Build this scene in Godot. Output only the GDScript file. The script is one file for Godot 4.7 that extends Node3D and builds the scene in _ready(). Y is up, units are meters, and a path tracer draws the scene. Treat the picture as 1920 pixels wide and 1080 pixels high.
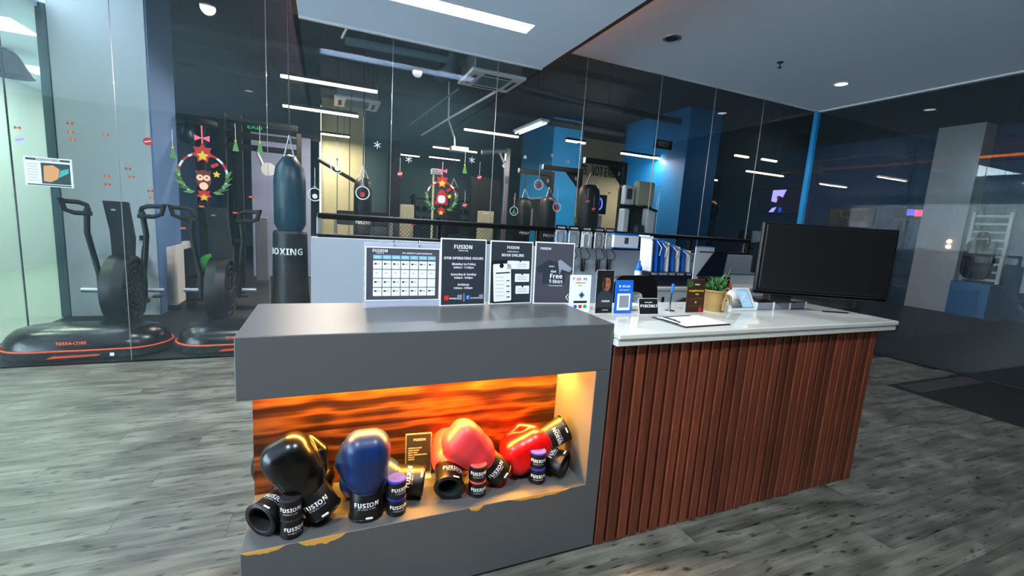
extends Node3D

# ---------------------------------------------------------------- helpers
var M := {}
var used := {}
var UVM := 0
var uvs := Vector2.ONE
var font_plain: SystemFont
var font_bold: SystemFont

const GZ := -3.42      # glass wall between lobby and gym
const GX := 6.09       # glass wall on the right
const H1 := 3.313      # dropped ceiling
const H2 := 3.578      # lobby ceiling
const HG := 4.5        # gym ceiling

func numbered(called: String) -> String:
	if not used.has(called):
		used[called] = 0
		return called
	used[called] += 1
	return "%s_%03d" % [called, used[called]]

func mat(key: String, col: Color, rough := 0.6, metal := 0.0) -> StandardMaterial3D:
	if M.has(key): return M[key]
	var m := StandardMaterial3D.new()
	m.albedo_color = col
	m.roughness = rough
	m.metallic = metal
	M[key] = m
	return m

func glow(key: String, col: Color, power: float) -> StandardMaterial3D:
	var m := mat(key, col, 0.5)
	m.emission_enabled = true
	m.emission = col
	m.emission_energy_multiplier = power
	return m

func pane_mat(key: String, col: Color, alpha: float) -> StandardMaterial3D:
	var m := mat(key, Color(col.r, col.g, col.b, alpha), 0.0)
	m.transparency = BaseMaterial3D.TRANSPARENCY_ALPHA
	return m

func new_st() -> SurfaceTool:
	var st := SurfaceTool.new()
	st.begin(Mesh.PRIMITIVE_TRIANGLES)
	st.set_smooth_group(-1)
	return st

func vtx(st: SurfaceTool, v: Vector3):
	if UVM == 1: st.set_uv(Vector2(v.x, v.z) * uvs)
	elif UVM == 2: st.set_uv(Vector2(v.x, v.y) * uvs)
	st.add_vertex(v)

func t3(st: SurfaceTool, a: Vector3, b: Vector3, c: Vector3, n: Vector3):
	if (a - c).cross(a - b).dot(n) >= 0.0:
		vtx(st, a); vtx(st, b); vtx(st, c)
	else:
		vtx(st, a); vtx(st, c); vtx(st, b)

func q4(st: SurfaceTool, a: Vector3, b: Vector3, c: Vector3, d: Vector3, n: Vector3):
	t3(st, a, b, c, n)
	t3(st, a, c, d, n)

# chamfered box: centre, size, chamfer, turned by a basis
func cbox(st: SurfaceTool, c: Vector3, s: Vector3, b := 0.004, bas := Basis.IDENTITY):
	st.set_smooth_group(-1)
	var h := s * 0.5
	b = minf(b, minf(h.x, minf(h.y, h.z)) * 0.6)
	var pt = func(axis: int, sg: Vector3) -> Vector3:
		var v := Vector3(sg.x * (h.x - b), sg.y * (h.y - b), sg.z * (h.z - b))
		v[axis] = sg[axis] * h[axis]
		return c + bas * v
	for a in 3:
		var u := (a + 1) % 3
		var w := (a + 2) % 3
		for sa in [-1.0, 1.0]:
			var ps: Array[Vector3] = []
			for k in [[-1.0, -1.0], [1.0, -1.0], [1.0, 1.0], [-1.0, 1.0]]:
				var sg := Vector3.ZERO
				sg[a] = sa; sg[u] = k[0]; sg[w] = k[1]
				ps.append(pt.call(a, sg))
			var n := Vector3.ZERO
			n[a] = sa
			q4(st, ps[0], ps[1], ps[2], ps[3], bas * n)
	if b <= 0.0: return
	for a in 3:
		var u := (a + 1) % 3
		var w := (a + 2) % 3
		for su in [-1.0, 1.0]:
			for sw in [-1.0, 1.0]:
				var s0 := Vector3.ZERO
				s0[u] = su; s0[w] = sw
				var s1 := s0
				s0[a] = -1.0
				s1[a] = 1.0
				var n := Vector3.ZERO
				n[u] = su; n[w] = sw
				q4(st, pt.call(u, s0), pt.call(u, s1), pt.call(w, s1), pt.call(w, s0), bas * n)
	for sx in [-1.0, 1.0]:
		for sy in [-1.0, 1.0]:
			for sz in [-1.0, 1.0]:
				var sg := Vector3(sx, sy, sz)
				t3(st, pt.call(0, sg), pt.call(1, sg), pt.call(2, sg), bas * sg)

# box from corner to corner
func bx(st: SurfaceTool, a: Vector3, b: Vector3, ch := 0.0):
	cbox(st, (a + b) * 0.5, (b - a).abs(), ch)

func tube(st: SurfaceTool, pts: Array, r: float, sides := 8, closed := false, r2 := -1.0):
	var n := pts.size()
	var rings: Array = []
	var prev := Vector3.ZERO
	for i in n:
		var d: Vector3
		if closed: d = (pts[(i + 1) % n] - pts[(i - 1 + n) % n]).normalized()
		elif i == 0: d = (pts[1] - pts[0]).normalized()
		elif i == n - 1: d = (pts[n - 1] - pts[n - 2]).normalized()
		else: d = (pts[i + 1] - pts[i - 1]).normalized()
		var s := prev
		if i == 0: s = Vector3.UP.cross(d) if absf(d.y) < 0.95 else Vector3.RIGHT.cross(d)
		else: s = prev - d * prev.dot(d)
		s = s.normalized()
		prev = s
		var t := d.cross(s)
		var rr := r if r2 < 0 else lerpf(r, r2, float(i) / (n - 1))
		var ring: Array = []
		for k in sides:
			var a := TAU * k / sides
			ring.append(pts[i] + (s * cos(a) + t * sin(a)) * rr)
		rings.append(ring)
	st.set_smooth_group(1)
	for i in (n if closed else n - 1):
		var A: Array = rings[i]
		var B: Array = rings[(i + 1) % n]
		for k in sides:
			var k2 := (k + 1) % sides
			var o: Vector3 = (A[k] + A[k2]) * 0.5 - pts[i]
			q4(st, A[k], A[k2], B[k2], B[k], o)
	st.set_smooth_group(-1)
	if not closed:
		for e in [0, n - 1]:
			var o: Vector3 = (pts[0] - pts[1]) if e == 0 else (pts[n - 1] - pts[n - 2])
			for k in range(1, sides - 1):
				t3(st, rings[e][0], rings[e][k], rings[e][k + 1], o)

# lathe round local y; profile of Vector2(radius, height) listed upwards on the outside
func lathe(st: SurfaceTool, prof: Array, sides := 24, xf := Transform3D.IDENTITY, sharp := true, sx := 1.0, sz := 1.0):
	for i in prof.size() - 1:
		st.set_smooth_group(i + 1 if sharp else 1)
		var p: Vector2 = prof[i]
		var q: Vector2 = prof[i + 1]
		var e := q - p
		for k in sides:
			var a := TAU * k / sides
			var b := TAU * (k + 1) / sides
			var ca := Vector3(cos(a) * sx, 0, sin(a) * sz)
			var cb := Vector3(cos(b) * sx, 0, sin(b) * sz)
			var nrm := (ca + cb) * 0.5 * e.y + Vector3(0, -e.x, 0)
			nrm = xf.basis * nrm
			var A := xf * (ca * p.x + Vector3(0, p.y, 0))
			var B := xf * (cb * p.x + Vector3(0, p.y, 0))
			var C := xf * (cb * q.x + Vector3(0, q.y, 0))
			var D := xf * (ca * q.x + Vector3(0, q.y, 0))
			if p.x > 1e-6: t3(st, A, B, C, nrm)
			if q.x > 1e-6: t3(st, A, C, D, nrm)
	st.set_smooth_group(-1)

# flat outline (local xy) given a thickness along local z, centred
func prism(st: SurfaceTool, poly: PackedVector2Array, depth: float, xf := Transform3D.IDENTITY):
	st.set_smooth_group(-1)
	var idx := Geometry2D.triangulate_polygon(poly)
	var f := xf.basis.z
	var h := depth * 0.5
	for i in range(0, idx.size(), 3):
		var a := poly[idx[i]]
		var b := poly[idx[i + 1]]
		var c := poly[idx[i + 2]]
		t3(st, xf * Vector3(a.x, a.y, h), xf * Vector3(b.x, b.y, h), xf * Vector3(c.x, c.y, h), f)
		t3(st, xf * Vector3(a.x, a.y, -h), xf * Vector3(b.x, b.y, -h), xf * Vector3(c.x, c.y, -h), -f)
	var area := 0.0
	var n := poly.size()
	for i in n: area += poly[i].cross(poly[(i + 1) % n])
	for i in n:
		var a := poly[i]
		var b := poly[(i + 1) % n]
		var e := b - a
		var o := Vector2(e.y, -e.x) * signf(area)
		q4(st, xf * Vector3(a.x, a.y, h), xf * Vector3(b.x, b.y, h), xf * Vector3(b.x, b.y, -h), xf * Vector3(a.x, a.y, -h), xf.basis * Vector3(o.x, o.y, 0))

func rr(w: float, h: float, r: float, k := 4) -> PackedVector2Array:
	var p := PackedVector2Array()
	for c in [[1, 1, 0.0], [-1, 1, 0.25], [-1, -1, 0.5], [1, -1, 0.75]]:
		for i in k + 1:
			var a: float = TAU * (c[2] + 0.25 * i / k)
			p.append(Vector2(c[0] * (w * 0.5 - r) + cos(a) * r, c[1] * (h * 0.5 - r) + sin(a) * r))
	return p

func disc(r: float, k := 20) -> PackedVector2Array:
	var p := PackedVector2Array()
	for i in k: p.append(Vector2(cos(TAU * i / k), sin(TAU * i / k)) * r)
	return p

func star(r: float, inner: float, k := 5) -> PackedVector2Array:
	var p := PackedVector2Array()
	for i in 2 * k: p.append(Vector2(sin(PI * i / k), cos(PI * i / k)) * (r if i % 2 == 0 else r * inner))
	return p

func at(v: Vector3, yaw := 0.0, pitch := 0.0, roll := 0.0) -> Transform3D:
	return Transform3D(Basis.from_euler(Vector3(pitch, yaw, roll)), v)

func obj(called: String, st: SurfaceTool, m: Material, parent: Node = self) -> MeshInstance3D:
	st.generate_normals()
	return inst(called, st.commit(), m, parent)

func inst(called: String, mesh: Mesh, m: Material, parent: Node = self) -> MeshInstance3D:
	var o := MeshInstance3D.new()
	o.mesh = mesh
	o.set_surface_override_material(0, m)
	o.name = numbered(called) if parent == self else called
	parent.add_child(o, true)
	return o

func part(called: String, m: Material, parent: Node, a: Vector3, b: Vector3, ch := 0.003) -> MeshInstance3D:
	var st := new_st()
	bx(st, a, b, ch)
	return obj(called, st, m, parent)

func tag(o: Node, label: String, category: String, group := ""):
	o.set_meta("label", label)
	o.set_meta("category", category)
	if group != "": o.set_meta("group", group)

func thing(called: String, label: String, category: String, pos := Vector3.ZERO, turn := 0.0, group := "") -> Node3D:
	var o := Node3D.new()
	o.name = numbered(called)
	add_child(o)
	o.position = pos
	o.rotation.y = turn
	tag(o, label, category, group)
	return o

func struct(called: String, label: String, category := "wall") -> Node3D:
	var o := Node3D.new()
	o.name = numbered(called)
	add_child(o)
	o.set_meta("kind", "structure")
	tag(o, label, category)
	return o

func sbox(called: String, label: String, category: String, m: Material, a: Vector3, b: Vector3, ch := 0.0) -> MeshInstance3D:
	var o := part(called, m, self, a, b, ch)
	o.set_meta("kind", "structure")
	tag(o, label, category)
	return o

func copy(o: Node3D, pos: Vector3, label := "", turn := 0.0) -> Node3D:
	var c: Node3D = o.duplicate()
	c.name = numbered(String(o.name).get_slice("_0", 0))
	add_child(c)
	c.position = pos
	c.rotation.y = turn
	if label != "": c.set_meta("label", label)
	return c

func tmesh(s: String, h: float, bold: bool, depth: float, align: int) -> TextMesh:
	var t := TextMesh.new()
	t.text = s
	t.font = font_bold if bold else font_plain
	t.font_size = 24
	t.pixel_size = h / (24.0 * 0.72)
	t.depth = depth
	t.curve_step = 1.0
	t.horizontal_alignment = align
	return t

# lettering of cap height h on a face, xf: x along the line, z out of the face
func txt(s: String, h: float, m: Material, parent: Node, xf: Transform3D, bold := true, align := HORIZONTAL_ALIGNMENT_CENTER, depth := 0.0006) -> MeshInstance3D:
	var o := inst("lettering", tmesh(s, h, bold, depth, align), m, parent)
	o.transform = xf
	return o

# lettering bent round an elliptical sleeve (local y axis)
func bent(s: String, h: float, m: Material, parent: Node, rx: float, rz: float, y: float, a0 := 0.0, bold := true) -> MeshInstance3D:
	var arr := tmesh(s, h, bold, 0.0006, HORIZONTAL_ALIGNMENT_CENTER).get_mesh_arrays()
	var vs: PackedVector3Array = arr[Mesh.ARRAY_VERTEX]
	var st := new_st()
	st.set_smooth_group(1)
	var idx: PackedInt32Array = arr[Mesh.ARRAY_INDEX] if arr[Mesh.ARRAY_INDEX] != null else PackedInt32Array(range(vs.size()))
	var rm := (rx + rz) * 0.5
	for i in range(0, idx.size(), 3):
		var p: Array[Vector3] = []
		var nn := Vector3.ZERO
		for k in 3:
			var v := vs[idx[i + k]]
			var a := v.x / rm + a0
			var e := 0.0006 + v.z
			p.append(Vector3(sin(a) * (rx + e), y + v.y, cos(a) * (rz + e)))
			nn += Vector3(sin(a), 0, cos(a))
		t3(st, p[0], p[1], p[2], nn)
	return obj("lettering", st, m, parent)

func omni(pos: Vector3, col: Color, e: float, size := 0.05, parent: Node = self) -> OmniLight3D:
	var l := OmniLight3D.new()
	l.light_color = col
	l.light_energy = e
	l.light_size = size
	l.omni_range = 30.0
	l.omni_attenuation = 2.0
	l.shadow_enabled = true
	l.name = "light" if parent != self else numbered("light")
	parent.add_child(l, true)
	l.position = pos
	return l

func spot(pos: Vector3, dir: Vector3, col: Color, e: float, ang := 60.0, size := 0.06, parent: Node = self) -> SpotLight3D:
	var l := SpotLight3D.new()
	l.light_color = col
	l.light_energy = e
	l.light_size = size
	l.spot_range = 30.0
	l.spot_attenuation = 2.0
	l.spot_angle = ang
	l.spot_angle_attenuation = 0.6
	l.shadow_enabled = true
	l.name = "light" if parent != self else numbered("light")
	parent.add_child(l, true)
	l.position = pos
	l.basis = Basis.looking_at(dir, Vector3.FORWARD if absf(dir.normalized().y) > 0.9 else Vector3.UP)
	return l

func area(pos: Vector3, dir: Vector3, w: float, h: float, col: Color, e: float, parent: Node = self) -> AreaLight3D:
	var l := AreaLight3D.new()
	l.light_color = col
	l.light_energy = e
	l.area_size = Vector2(w, h)
	l.area_range = 30.0
	l.area_attenuation = 2.0
	l.shadow_enabled = true
	l.name = "light" if parent != self else numbered("light")
	parent.add_child(l, true)
	l.position = pos
	l.basis = Basis.looking_at(dir, Vector3.FORWARD if absf(dir.normalized().y) > 0.9 else Vector3.UP)
	return l

# ---------------------------------------------------------------- textures
func img_tex(w: int, h: int, f: Callable) -> ImageTexture:
	var b := PackedByteArray()
	b.resize(w * h * 3)
	var i := 0
	for y in h:
		for x in w:
			var c: Color = f.call(x, y)
			b[i] = int(clampf(c.r, 0, 1) * 255.0)
			b[i + 1] = int(clampf(c.g, 0, 1) * 255.0)
			b[i + 2] = int(clampf(c.b, 0, 1) * 255.0)
			i += 3
	var im := Image.create_from_data(w, h, false, Image.FORMAT_RGB8, b)
	return ImageTexture.create_from_image(im)

func noise(sd: int, freq: float, oct := 3) -> FastNoiseLite:
	var n := FastNoiseLite.new()
	n.seed = sd
	n.noise_type = FastNoiseLite.TYPE_SIMPLEX_SMOOTH
	n.frequency = freq
	n.fractal_octaves = oct
	return n

# ---------------------------------------------------------------- scene
func _ready():
	# camera
	var cam := Camera3D.new()
	cam.name = "camera"
	add_child(cam)
	cam.position = Vector3(-1.1839, 1.5185, 1.5822)
	cam.rotation = Vector3(-0.1492, -0.4037, 0.0652)
	cam.fov = 66.27
	cam.near = 0.05
	cam.current = true
	# environment
	var we := WorldEnvironment.new()
	we.name = "world_environment"
	var env := Environment.new()
	env.background_mode = Environment.BG_COLOR
	env.background_color = Color(0.82, 0.93, 1.0)   # pale daylight, enters only through the added, unseen shopfront on the left
	env.background_energy_multiplier = 16.0
	env.tonemap_mode = Environment.TONE_MAPPER_LINEAR
	env.tonemap_exposure = 1.0
	env.sdfgi_enabled = true
	env.ssao_enabled = true
	env.ssil_enabled = true
	we.environment = env
	add_child(we)

	font_plain = SystemFont.new()
	font_plain.font_names = PackedStringArray(["Droid Sans"])
	font_bold = SystemFont.new()
	font_bold.font_names = PackedStringArray(["Droid Sans"])
	font_bold.font_weight = 700

	make_materials()
	lobby_shell()
	gym_shell()
	glass_walls()
	lobby_lamps()
	display_counter()
	reception_counter()
	niche_goods()
	counter_goods()
	back_area()
	glass_decals()
	gym_goods()
	gym_right()
	corridor()

func make_materials():
	mat("white_wall", Color(0.80, 0.82, 0.84), 0.75)
	mat("ceiling", Color(0.86, 0.91, 0.98), 0.8)
	mat("ceiling_gym", Color(0.05, 0.15, 0.18), 0.9)  # dark teal paint of the exposed gym ceiling
	mat("lobby_wall", Color(0.13, 0.17, 0.21), 0.8)
	mat("knee_wall", Color(0.58, 0.61, 0.64), 0.75)
	mat("dark_wall", Color(0.12, 0.18, 0.20), 0.8)
	mat("gray", Color(0.315, 0.322, 0.325), 0.34)
	mat("white_top", Color(0.82, 0.81, 0.77), 0.12)
	mat("black", Color(0.016, 0.018, 0.02), 0.45)
	mat("black_matt", Color(0.03, 0.032, 0.036), 0.8)
	mat("black_gloss", Color(0.012, 0.012, 0.014), 0.25)
	mat("black_metal", Color(0.022, 0.025, 0.028), 0.4, 0.2)
	mat("rubber_floor", Color(0.055, 0.08, 0.095), 0.6)
	mat("blue_paint", Color(0.0, 0.42, 0.66), 0.6)
	mat("blue_bright", Color(0.0, 0.60, 0.86), 0.6)
	mat("blue_deep", Color(0.0, 0.20, 0.40), 0.6)
	mat("lavender", Color(0.62, 0.68, 0.82), 0.7)
	mat("beige_wall", Color(0.66, 0.66, 0.55), 0.8)
	mat("cream_wall", Color(0.84, 0.84, 0.66), 0.75)
	mat("gray_wall", Color(0.27, 0.38, 0.40), 0.8)
	mat("teal_wall", Color(0.07, 0.24, 0.38), 0.8)
	mat("chrome", Color(0.75, 0.77, 0.78), 0.18, 1.0)
	mat("silver", Color(0.68, 0.70, 0.72), 0.35, 0.8)
	mat("white_plastic", Color(0.86, 0.87, 0.88), 0.35)
	mat("white_print", Color(0.93, 0.93, 0.93), 0.55)
	mat("paper", Color(0.90, 0.90, 0.91), 0.6)
	mat("slate_print", Color(0.17, 0.20, 0.23), 0.45)
	mat("gray_print", Color(0.27, 0.27, 0.31), 0.45)
	mat("pale_print", Color(0.55, 0.57, 0.62), 0.5)
	mat("black_print", Color(0.05, 0.05, 0.055), 0.5)
	mat("blue_print", Color(0.05, 0.40, 0.80), 0.4)
	mat("pale_blue_print", Color(0.50, 0.70, 0.78), 0.5)
	mat("red_print", Color(0.80, 0.12, 0.12), 0.5)
	mat("orange_print", Color(0.85, 0.27, 0.06), 0.5)
	mat("yellow_print", Color(0.92, 0.78, 0.12), 0.5)
	mat("green_print", Color(0.12, 0.62, 0.35), 0.5)
	mat("sticker_red", Color(0.60, 0.12, 0.11), 0.6)
	mat("sticker_white", Color(0.70, 0.72, 0.73), 0.6)
	mat("sticker_yellow", Color(0.75, 0.62, 0.16), 0.6)
	mat("sticker_orange", Color(0.66, 0.27, 0.10), 0.6)
	mat("leaf", Color(0.14, 0.34, 0.14), 0.55)
	mat("leaf_pale", Color(0.28, 0.46, 0.26), 0.55)
	mat("berry", Color(0.70, 0.04, 0.05), 0.3)
	mat("kraft", Color(0.66, 0.52, 0.30), 0.8)
	mat("tan_core", Color(0.82, 0.60, 0.25), 0.8)
	mat("brown_print", Color(0.22, 0.11, 0.07), 0.45)
	mat("glove_black", Color(0.022, 0.022, 0.024), 0.26)
	mat("glove_blue", Color(0.02, 0.15, 0.34), 0.36)
	mat("glove_pink", Color(0.88, 0.22, 0.24), 0.42)
	mat("glove_red", Color(0.80, 0.02, 0.03), 0.30)
	mat("wrap_blue", Color(0.12, 0.14, 0.60), 0.8)
	mat("wrap_pink", Color(0.85, 0.33, 0.30), 0.8)
	mat("wrap_black", Color(0.03, 0.03, 0.032), 0.8)
	mat("sleeve", Color(0.03, 0.03, 0.033), 0.4)
	mat("skin_print", Color(0.62, 0.36, 0.25), 0.5)
	mat("skin_dark_print", Color(0.20, 0.10, 0.08), 0.5)
	pane_mat("glass", Color(0.74, 0.93, 0.97), 0.01)
	M["glass"].metallic_specular = 0.42   # coated, a little less mirror-like than plain glass
	pane_mat("acrylic", Color(0.90, 0.92, 0.95), 0.25)
	mat("milky", Color(0.66, 0.68, 0.76), 0.25)
	pane_mat("clear", Color(0.95, 0.97, 0.97), 0.02)
	glow("lamp_white", Color(1.0, 0.97, 0.92), 6.0)
	glow("lamp_slot", Color(0.95, 0.98, 1.0), 3.0)
	glow("lamp_bar", Color(1.0, 0.90, 0.80), 6.0)
	glow("lamp_tube", Color(0.9, 1.0, 0.98), 1.2)
	glow("lamp_amber", Color(1.0, 0.52, 0.08), 6.0)
	# floor planks: eight boards on one sheet, weathered grey oak
	var n1 := noise(11, 0.012, 4)
	var n2 := noise(12, 0.02, 3)
	var n3 := noise(13, 0.006, 2)
	var tex := img_tex(1024, 1024, func(x: int, y: int):
		var row: int = y >> 7
		var s := n1.get_noise_2d(x * 0.10 + row * 777.0, y * 2.2)
		var fine := n2.get_noise_2d(x * 0.16 + row * 333.0, y * 6.0)
		var big := n3.get_noise_2d(x * 0.5 + row * 555.0, y * 1.5)
		var v := 0.455 + 0.115 * s + 0.075 * fine + 0.14 * big
		var k := n3.get_noise_2d(x * 1.3 + 900.0 + row * 99.0, y * 6.0 + 400.0)
		if k > 0.40: v -= (k - 0.40) * 0.75
		return Color(v * 1.0, v, v * 0.945))
	for k in 8:
		var m := mat("plank%d" % k, Color(0.78, 0.78, 0.75) * (0.93 + 0.02 * ((k * 5) % 8)), 0.42)
		m.albedo_texture = tex
		m.uv1_scale = Vector3(1.0 / 1.22, 0.122 / 0.18, 1)
		m.uv1_offset = Vector3(0.5, (k + 0.5) / 8.0, 0)
	var mf := mat("plank_far", Color(0.77, 0.77, 0.74), 0.42)
	mf.albedo_texture = tex
	mf.uv1_scale = Vector3(1.0 / 1.22, 1.0 / 1.44, 1)
	# walnut panel of the display niche, grain along x
	var w1 := noise(21, 0.006, 3)
	var w2 := noise(22, 0.02, 3)
	var walnut := img_tex(1024, 384, func(x: int, y: int):
		var warp := w1.get_noise_2d(x * 0.35, y * 0.5) * 60.0
		var band := 0.5 + 0.5 * sin((y + warp) * 0.070 + w1.get_noise_2d(x * 0.08, y * 3.0) * 3.2)
		var fine := w2.get_noise_2d(x * 0.06, y * 5.0)
		var v := clampf(0.06 + 0.72 * pow(band, 2.0) + 0.22 * fine, 0.0, 1.0)
		return Color(0.15 + 0.46 * v, 0.07 + 0.28 * v, 0.035 + 0.11 * v))
	var mw := mat("walnut", Color.WHITE, 0.35)
	mw.albedo_texture = walnut
	mw.uv1_scale = Vector3(0.68, 1.7, 1)
	# slats: reddish brown stained wood, grain along y
	var s1 := noise(31, 0.02, 3)
	var slat := img_tex(256, 1024, func(x: int, y: int):
		var v := 0.5 + 0.32 * s1.get_noise_2d(x * 3.0, y * 0.12) + 0.2 * s1.get_noise_2d(x * 9.0 + 500.0, y * 0.3)
		return Color(0.24 + 0.34 * v, 0.115 + 0.17 * v, 0.075 + 0.10 * v))
	for k in 5:
		var ms := mat("slat%d" % k, Color(1, 1, 1) * [1.0, 0.86, 1.12, 0.94, 1.05][k], 0.42)
		ms.albedo_texture = slat
		ms.uv1_triplanar = true
		ms.uv1_scale = Vector3(2.2, 0.7, 2.2)
		ms.uv1_offset = Vector3(0.19 * k, 0.31 * k, 0.11 * k)
	mat("slat_back", Color(0.20, 0.10, 0.065), 0.7)
	mat("trim_wood", Color(0.30, 0.17, 0.08), 0.5)

# ---------------------------------------------------------------- setting
func lobby_shell():
	var fl := struct("floor", "grey wood-look plank floor of the lobby around the counters", "floor")
	var st := new_st()
	bx(st, Vector3(-8, -0.12, -3.46), Vector3(13.4, -0.008, 5.0))
	obj("subfloor", st, M["dark_wall"], fl)
	UVM = 1
	uvs = Vector2.ONE
	var pst := new_st()
	cbox(pst, Vector3(0, -0.004, 0), Vector3(1.2193, 0.008, 0.1790), 0.0007)
	pst.generate_normals()
	var pm := pst.commit()
	var rng := RandomNumberGenerator.new()
	rng.seed = 5
	var rest := new_st()
	for r in 47:
		var z := -3.37 + 0.18 * r
		var off := fposmod(r * 0.437 + rng.randf() * 0.15, 1.0) * 1.22
		for k in 12:
			var x := -7.9 + off + 1.22 * k
			if x + 0.61 > 6.1 + 0.6: continue
			if z < 0.62 and x > -4.6:
				var o := inst("plank", pm, M["plank%d" % rng.randi_range(0, 7)], fl)
				o.position = Vector3(minf(x, 5.47) if x > 5.47 else x, 0, z)
				if x > 5.47:
					o.scale.x = (6.08 - (x - 0.61)) / 1.22
					o.position.x = (6.08 + x - 0.61) * 0.5
			else:
				cbox(rest, Vector3(x, -0.004, z), Vector3(1.2193, 0.008, 0.1790), 0.0007)
	var ro := obj("plank", rest, M["plank_far"], fl)
	ro.set_meta("kind", "stuff")
	UVM = 0
	# ceilings
	var c := struct("ceiling", "pale plaster ceiling of the lobby with round downlights", "ceiling")
	part("panel", M["ceiling"], c, Vector3(-8, H2, -3.46), Vector3(6.2, H2 + 0.12, 5.0), 0.0)
	var d := struct("ceiling", "dropped ceiling panel with a bright light slot over the display counter", "ceiling")
	var sx0 := -1.25
	var sx1 := 0.585
	var sz0 := -2.63
	var sz1 := -2.425
	part("panel", M["ceiling"], d, Vector3(-1.43, H1, -3.40), Vector3(1.15, H2, sz0), 0.002)
	part("panel", M["ceiling"], d, Vector3(-1.43, H1, sz1), Vector3(1.15, H2, 0.9), 0.002)
	part("panel", M["ceiling"], d, Vector3(-1.43, H1, sz0), Vector3(sx0, H2, sz1), 0.0)
	part("panel", M["ceiling"], d, Vector3(sx1, H1, sz0), Vector3(1.15, H2, sz1), 0.0)
	# amber cove ledges along both long edges of the dropped panel
	for s in [[1.15, 1.0], [-1.43, -1.0]]:
		var t := thing("cove_light", "amber cove light strip along the %s edge of the dropped ceiling" % ("right" if s[1] > 0 else "left"), "cove light", Vector3(s[0], H1, -1.25))
		part("ledge", M["trim_wood"], t, Vector3(0, 0.0, -2.14), Vector3(s[1] * 0.05, 0.02, 2.14), 0.003)
		part("strip", M["lamp_amber"], t, Vector3(s[1] * 0.002, 0.08, -2.12), Vector3(s[1] * 0.012, 0.125, 2.12), 0.001)
		area(Vector3(s[1] * 0.02, 0.095, 0), Vector3(s[1], 0.25, 0), 4.2, 0.03, Color(1.0, 0.6, 0.16), 0.06, t)
	# walls behind the camera
	sbox("wall_back", "plain grey lobby wall behind the viewer", "wall", M["lobby_wall"], Vector3(-8, 0, 5.0), Vector3(13.4, HG, 5.12))
	# left side: unseen shopfront, added to bring daylight onto ceiling and floor
	sbox("wall_left", "lobby side wall above the added shopfront glazing", "wall", M["lobby_wall"], Vector3(-8.1, 3.2, -3.42), Vector3(-8.0, HG, 5.0))
	sbox("wall_left", "lobby side wall between added shopfront and corridor", "wall", M["lobby_wall"], Vector3(-8.1, 0, -3.42), Vector3(-8.0, 3.2, -2.4))
	sbox("wall_left", "lobby side wall at the end of the added shopfront", "wall", M["lobby_wall"], Vector3(-8.1, 0, 4.2), Vector3(-8.0, 3.2, 5.0))
	sbox("wall_left", "low sill wall of the added shopfront", "wall", M["lobby_wall"], Vector3(-8.1, -0.12, -2.4), Vector3(-8.0, 0.25, 4.2))
	var sw := struct("window_18", "unseen shopfront glazing added to let daylight in on the left side of the lobby", "glass pane")
	for k in 3: part("pane", M["clear"], sw, Vector3(-8.056, 0.25, -2.4 + 2.2 * k), Vector3(-8.044, 3.2, -0.24 + 2.2 * k), 0.0)
	for k in 2: part("mullion", M["silver"], sw, Vector3(-8.08, 0.25, -0.24 + 2.2 * k), Vector3(-8.02, 3.2, -0.2 + 2.2 * k), 0.0)
	sbox("wall_front", "plain wall left of the front glass", "wall", M["lobby_wall"], Vector3(-8.0, 0, GZ - 0.1), Vector3(-5.18, H2 + 0.1, GZ))
	# bulkheads over the glass
	sbox("wall_bulkhead", "dark bulkhead over the front glass", "wall", M["dark_wall"], Vector3(-8, H2 + 0.02, GZ - 0.10), Vector3(GX + 0.1, HG, GZ + 0.0))
	sbox("wall_bulkhead", "dark bulkhead over the side glass", "wall", M["dark_wall"], Vector3(GX + 0.0, H2 + 0.02, GZ), Vector3(GX + 0.1, HG, 5.0))

func downlight(x: float, z: float, lit: bool, e: float, label: String):
	var t := thing("downlight", label, "downlight", Vector3(x, H2, z), 0.0, "ceiling downlights")
	var st := new_st()
	lathe(st, [Vector2(0.070, -0.001), Vector2(0.074, -0.008), Vector2(0.098, -0.006), Vector2(0.100, 0.0)], 28)
	obj("trim_ring", st, M["white_plastic"] if lit else M["silver"], t)
	st = new_st()
	lathe(st, [Vector2(0.0, -0.003), Vector2(0.070, -0.003)], 28)
	obj("lens", st, M["lamp_white"] if lit else M["dark_wall"], t)
	if lit: spot(Vector3(0, -0.02, 0), Vector3.DOWN, Color(0.93, 0.97, 1.0), e, 75.0, 0.07, t)

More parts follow.
